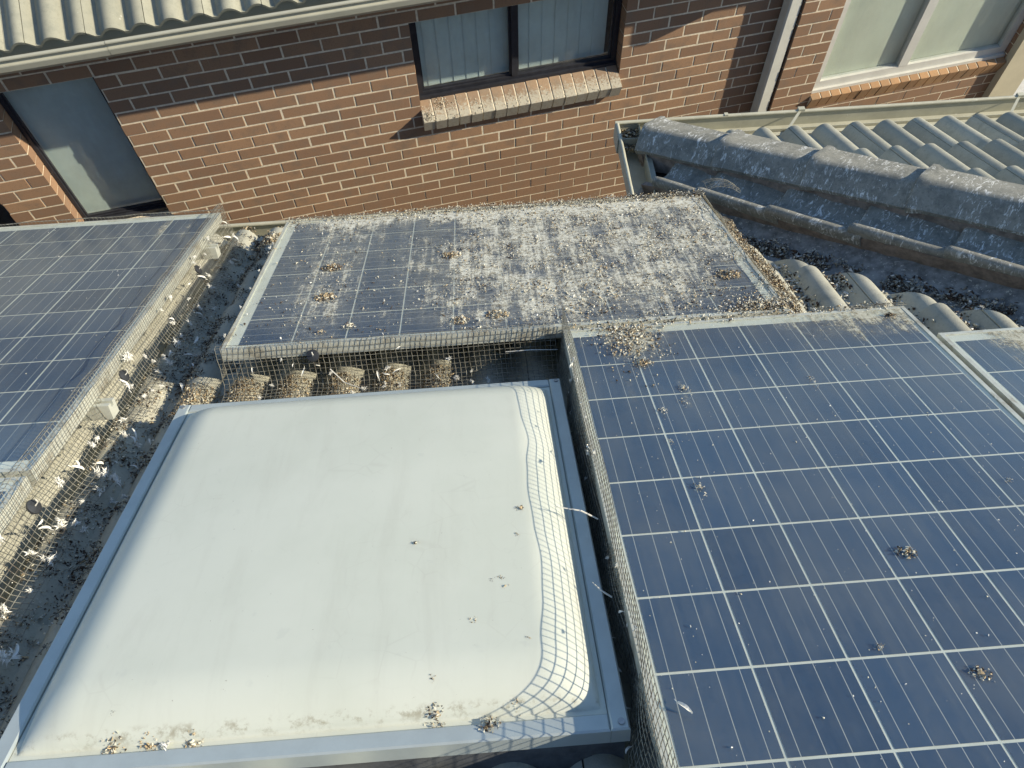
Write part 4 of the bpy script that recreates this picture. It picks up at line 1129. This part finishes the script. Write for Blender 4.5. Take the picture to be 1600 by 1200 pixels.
# ---- windows
def window(s0, s1, z0, z1, rec, mull, fmat, fw=0.038, blind=None, label=None, slats=0, gm=None, depth=0.05, sash=True):
    """frame set back by rec from the wall face; mull: list of mullion centres"""
    w_ = empty('window'); w_.parent = nb; w_.matrix_local = NBI
    if label: w_['label'] = label
    bb = MB()
    y0, y1 = rec, rec + depth
    bb.box((s0, y0, z0), (s0 + fw, y1, z1)); bb.box((s1 - fw, y0, z0), (s1, y1, z1))
    bb.box((s0 + fw, y0, z0), (s1 - fw, y1, z0 + fw*1.15)); bb.box((s0 + fw, y0, z1 - fw), (s1 - fw, y1, z1))
    for m_ in mull: bb.box((m_ - fw*0.62, y0 - 0.004, z0 + fw*1.15), (m_ + fw*0.62, y1, z1 - fw))
    # sill track with two ribs
    bb.box((s0, y0 - 0.022, z0 - 0.012), (s1, y0, z0 + 0.012))
    bb.build('window_frame', fmat, w_)
    ed = [s0 + fw] + [m_ for m_ in mull] + [s1 - fw]
    for i, (a, c) in enumerate(zip(ed[:-1], ed[1:])):
        a2 = a + (fw*0.62 if i > 0 else 0); c2 = c - (fw*0.62 if i < len(ed) - 2 else 0)
        if sash:
            sb = MB(); t = 0.014; yy = y0 + 0.012 + 0.012*(i % 2)
            sb.box((a2, yy, z0 + fw*1.15), (c2, yy + 0.016, z0 + fw*1.15 + 0.014)); sb.box((a2, yy, z1 - fw - t), (c2, yy + 0.016, z1 - fw))
            sb.box((a2, yy, z0 + fw*1.15 + 0.014), (a2 + t, yy + 0.016, z1 - fw - t)); sb.box((c2 - t, yy, z0 + fw*1.15 + 0.014), (c2, yy + 0.016, z1 - fw - t))
            sb.build('sash', fmat, w_)
        pb = MB(); yy = y0 + 0.022; pb.box((a2 + 0.004, yy, z0 + fw*1.1), (c2 - 0.004, yy + 0.004, z1 - fw)); pb.build('pane', gm or M_WGLASS, w_)
    if blind is not None:
        if slats:
            n_ = int((s1 - s0) / slats)
            sl = MB(); sl.box((-slats*0.56, -0.0008, z0 + 0.035), (slats*0.56, 0.0008, z1)); sm = sl.mesh('blind_slat', blind)
            for i in range(n_):
                link('blind_slat', sm, w_, Matrix.Translation((s0 + (i + .5)*slats, y1 + 0.012, 0)) @ Matrix.Rotation(R(2.0 + random.uniform(-.8, .8)), 4, 'Z'))
        else:
            bl = MB(); bl.box((s0 + 0.01, y1 + 0.006, z0 + 0.01), (s1 - 0.01, y1 + 0.009, z1)); bl.build('roller_blind', blind, w_)
    # dark room behind
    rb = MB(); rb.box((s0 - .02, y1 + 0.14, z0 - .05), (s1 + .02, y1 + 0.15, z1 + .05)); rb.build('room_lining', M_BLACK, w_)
    return w_
window(-1.083, -0.491, -0.83, ZTOP, 0.095, [], M_BLACK, fw=0.022, blind=M_BLIND, slats=0.0, label='tall narrow window with dark frame and drawn pale blind')
window(1.388, 2.798, -0.300, ZTOP, 0.085, [2.067], M_BLACK, fw=0.033, blind=M_BLIND, slats=0.089, label='two pane window with dark frame and vertical slat blinds')
window(-2.58, -1.445, -0.92, ZTOP, 0.10, [], M_BLACK, blind=None, label='dark opening at the picture edge')
wr = window(4.358, 6.018, -0.748, 1.15, -PROUD + 0.035, [5.11], M_WFR, fw=0.062, blind=M_BLIND2, label='wide window with pale frame and closed cream blind', depth=0.045, sash=False)
# brick reveals of the two openings: return bricks laid header-wise into the opening (left jamb shows)
# ---- sills of bricks on edge
def sill(s0, n, pitch, top_back, tilt, length, mat, heap, out0=0.0, w=0.0755, d=0.11):
    sb = empty('window_sill'); sb.parent = nb; sb.matrix_local = NBI
    F = Matrix.Translation((s0, top_back[0], top_back[1])) @ Matrix.Rotation(R(tilt), 4, 'X')     # local: -y runs out of the wall and down
    mb = MB(); mb.box((0.004, -length + 0.006, -d + 0.004), (n*pitch - 0.006, 0.0, -0.004), mat=F); mb.build('mortar', M_MORTAR, sb)
    me = MB(); c = 0.0025; x, y, z = w/2, length/2, d/2
    me.loft([[(-x, -y, -z), (x, -y, -z), (x, y, -z), (-x, y, -z)], [(-x, -y, z - c), (x, -y, z - c), (x, y, z - c), (-x, y, z - c)], [(-x + c, -y + c, z), (x - c, -y + c, z), (x - c, y - c, z), (-x + c, y - c, z)]])
    bm_ = me.mesh('brick', mat)
    for i in range(n):
        link('brick', bm_, sb, F @ Matrix.Translation(((i + .5)*pitch, -length/2 + random.uniform(-.002, .002), -d/2 + random.uniform(-.0015, .0015))) @ Matrix.Rotation(R(random.uniform(-.4, .4)), 4, 'Z'))
    return sb, F
s1_, F1 = sill(1.378, 17, 0.0838, (0.115, -0.286), 23.0, 0.225, M_SILL, True)
s2_, F2 = sill(4.350, 20, 0.0838, (-PROUD + 0.05, -0.748), 18.0, 0.090, M_SILL2, False)
# crust on the left end of the splashed sill
for (x_, y_, rd, n_, lb) in ((0.045, -0.185, 0.034, 130, 'crust of droppings on the left end of the window sill'), (0.150, -0.10, 0.050, 190, 'larger speckled crust of droppings on the window sill')):
    bb = MB(); rs = random.Random(int(x_*1000))
    for i in range(n_):
        a = rs.uniform(0, 6.28); d_ = rd * rs.uniform(0, 1)**.6; s_ = rs.uniform(.002, .0055)
        q = [Vector((rs.gauss(0, 1), rs.gauss(0, 1), rs.gauss(0, .7))).normalized()*s_ for _ in range(4)]
        c = Vector((d_*math.cos(a), d_*math.sin(a), rs.uniform(0, .006)*(1 - d_/rd) + s_*.3))
        bb.add([c + v_ for v_ in q], [(0,1,2), (0,3,1), (1,3,2), (2,3,0)], rs.choices((0, 1), (5, 3))[0])
    o = bb.build('dropping_crust', [M_DROP, M_DARK], None, WALL @ F1 @ Matrix.Translation((x_, y_, 0))); tag(o, lb, 'dropping')
bb = MB()
n = 1500
xs_ = rng.uniform(0, 17*0.0838, n); ys_ = -0.225 + 0.16*rng.beta(1.0, 2.2, n)
keep = rng.uniform(0, 1, n) < np.interp(xs_, [0, .3, 1.0, 1.42], [.8, .35, .35, .15])
FW = np.array(WALL @ F1); P = np.stack([xs_, ys_, np.full(n, .001), np.ones(n)], axis=1)[keep] @ FW.T
flakes('sill_specks', 'crumbs of droppings sprinkled along the window sill front', 'debris', P[:, :3], (0.0014, 0.0036), [M_DROP, M_DARK], [0.75, 0.25])

# ---- downpipe with its slanting offset under the gutter
bb = MB()
def sq_pipe(pts, w_, d_):
    rings = []
    for i, q in enumerate(pts):
        q = Vector(q)
        rings.append([q + Vector((sx*w_/2, sy*d_/2, 0)) for sx, sy in ((-.80, -1), (.62, -1), (1, -.55), (1, .82), (.86, 1), (-.86, 1), (-1, .82), (-1, -.76))])
    return rings
PX = 3.985
bb.loft(sq_pipe([(PX, -0.053, ZG + .02), (PX, -0.053, 0.27), (PX, -0.055, 0.30), (PX, -0.33, 0.50), (PX, -0.34, 0.53), (PX, -0.34, 0.68)], 0.103, 0.094))
pipe = bb.build('downpipe', M_PIPE, nb, NBI)
for zz in (-1.5, -0.2):
    bb = MB(); bb.box((PX - 0.055, -0.103, zz), (PX + 0.055, -0.004, zz + 0.018)); 
    if zz < -1: bb.build('pipe_bracket', M_PIPE, pipe)
# ---- rendered pillar and the white wall beyond it
bb = MB(); bb.loft([[(6.025, -0.170, z), (6.275, -0.170, z), (6.275, 0.2, z), (6.025, 0.2, z)] for z in (ZG, 1.2)]); bb.build('pillar', M_CREAM, nb, NBI)
bb = MB(); bb.box((6.276, 0.02, ZG), (8.5, 0.2, 1.2)); bb.build('rendered_wall', M_WHITEWALL, nb, NBI)
# ---- eaves: gutter, fascia, soffit, tiles
GO = 0.378; GZ = 0.722
GPN = arc(-0.009, 0.0, 0.0105, 190, -80, 9) + [(-0.012, -0.016), (-0.012, -0.026), (0.0, -0.031), (0.001, -0.036), (-0.006, -0.068), (-0.030, -0.094), (-0.115, -0.094), (-0.115, 0.0), (-0.1125, 0.0), (-0.1125, -0.0915), (-0.031, -0.0915), (-0.0085, -0.067), (-0.003, -0.037), (-0.016, -0.028), (-0.016, -0.014)]
J1 = -0.215                              # where two gutter lengths meet
link('gutter', gutter('gutter', M_GUTN, (-4.5, -GO, GZ), (J1, -GO, GZ), (0, -1, 0), None, None, GPN, False), nb, NBI)
link('gutter', gutter('gutter', M_GUTN, (J1 + 0.0025, -GO - 0.0012, GZ + .0005), (9.0, -GO - 0.0012, GZ + .0005), (0, -1, 0), None, None, GPN, False), nb, NBI)
bb = MB(); bb.box((-4.5, -GO + 0.117, GZ - 0.13), (9, -GO + 0.137, GZ + 0.01)); bb.build('fascia', M_GUTN, nb, NBI)
bb = MB(); bb.box((-4.5, -GO + 0.138, GZ - 0.12), (9, 0.24, GZ - 0.112)); bb.build('soffit', M_GUTN, nb, NBI)
NP = R(23.0)
NROOF = Matrix.Translation((0, -GO + 0.045, GZ + 0.056)) @ Matrix.Rotation(math.pi, 4, 'Z') @ Matrix.Rotation(-NP, 4, 'X')
bb = MB(); bb.add([NROOF @ Vector(q) for q in ((-9, -4, -0.075), (4.5, -4, -0.075), (4.5, -0.06, -0.075), (-9, -0.06, -0.075))], [(0,1,2,3)]); nroof = bb.build('roof', M_DECK, nb, NBI)
TN = tile_mesh(M_TILE_N); smooth_mesh(TN)
SX = 0.1495/PIT
for r_ in range(4):
    for ki in range(-12, 9):
        # tile coordinates run leftwards along the wall
        x_ = 0.452 - 2*0.1495*ki if False else (0.608 + 0.012) - 2*0.1495*ki
        M = NROOF @ Matrix.Translation((x_, -0.343*r_, 0)) @ Matrix.Scale(SX, 4, (1, 0, 0)) @ Matrix.Rotation(R(random.uniform(-.25, .25)), 4, 'Z')
        if x_ < -1.7: continue
        link('tile', TN, nroof, M)
bb = MB(); bb.add([(-4.5, 3.6, GZ + 0.04 + 1.6), (9, 3.6, GZ + 0.04 + 1.6), (9, 3.6, ZG), (-4.5, 3.6, ZG)], [(0,1,2,3)])
bb.build('rear_wall', M_BRICKTEX, nb, NBI)
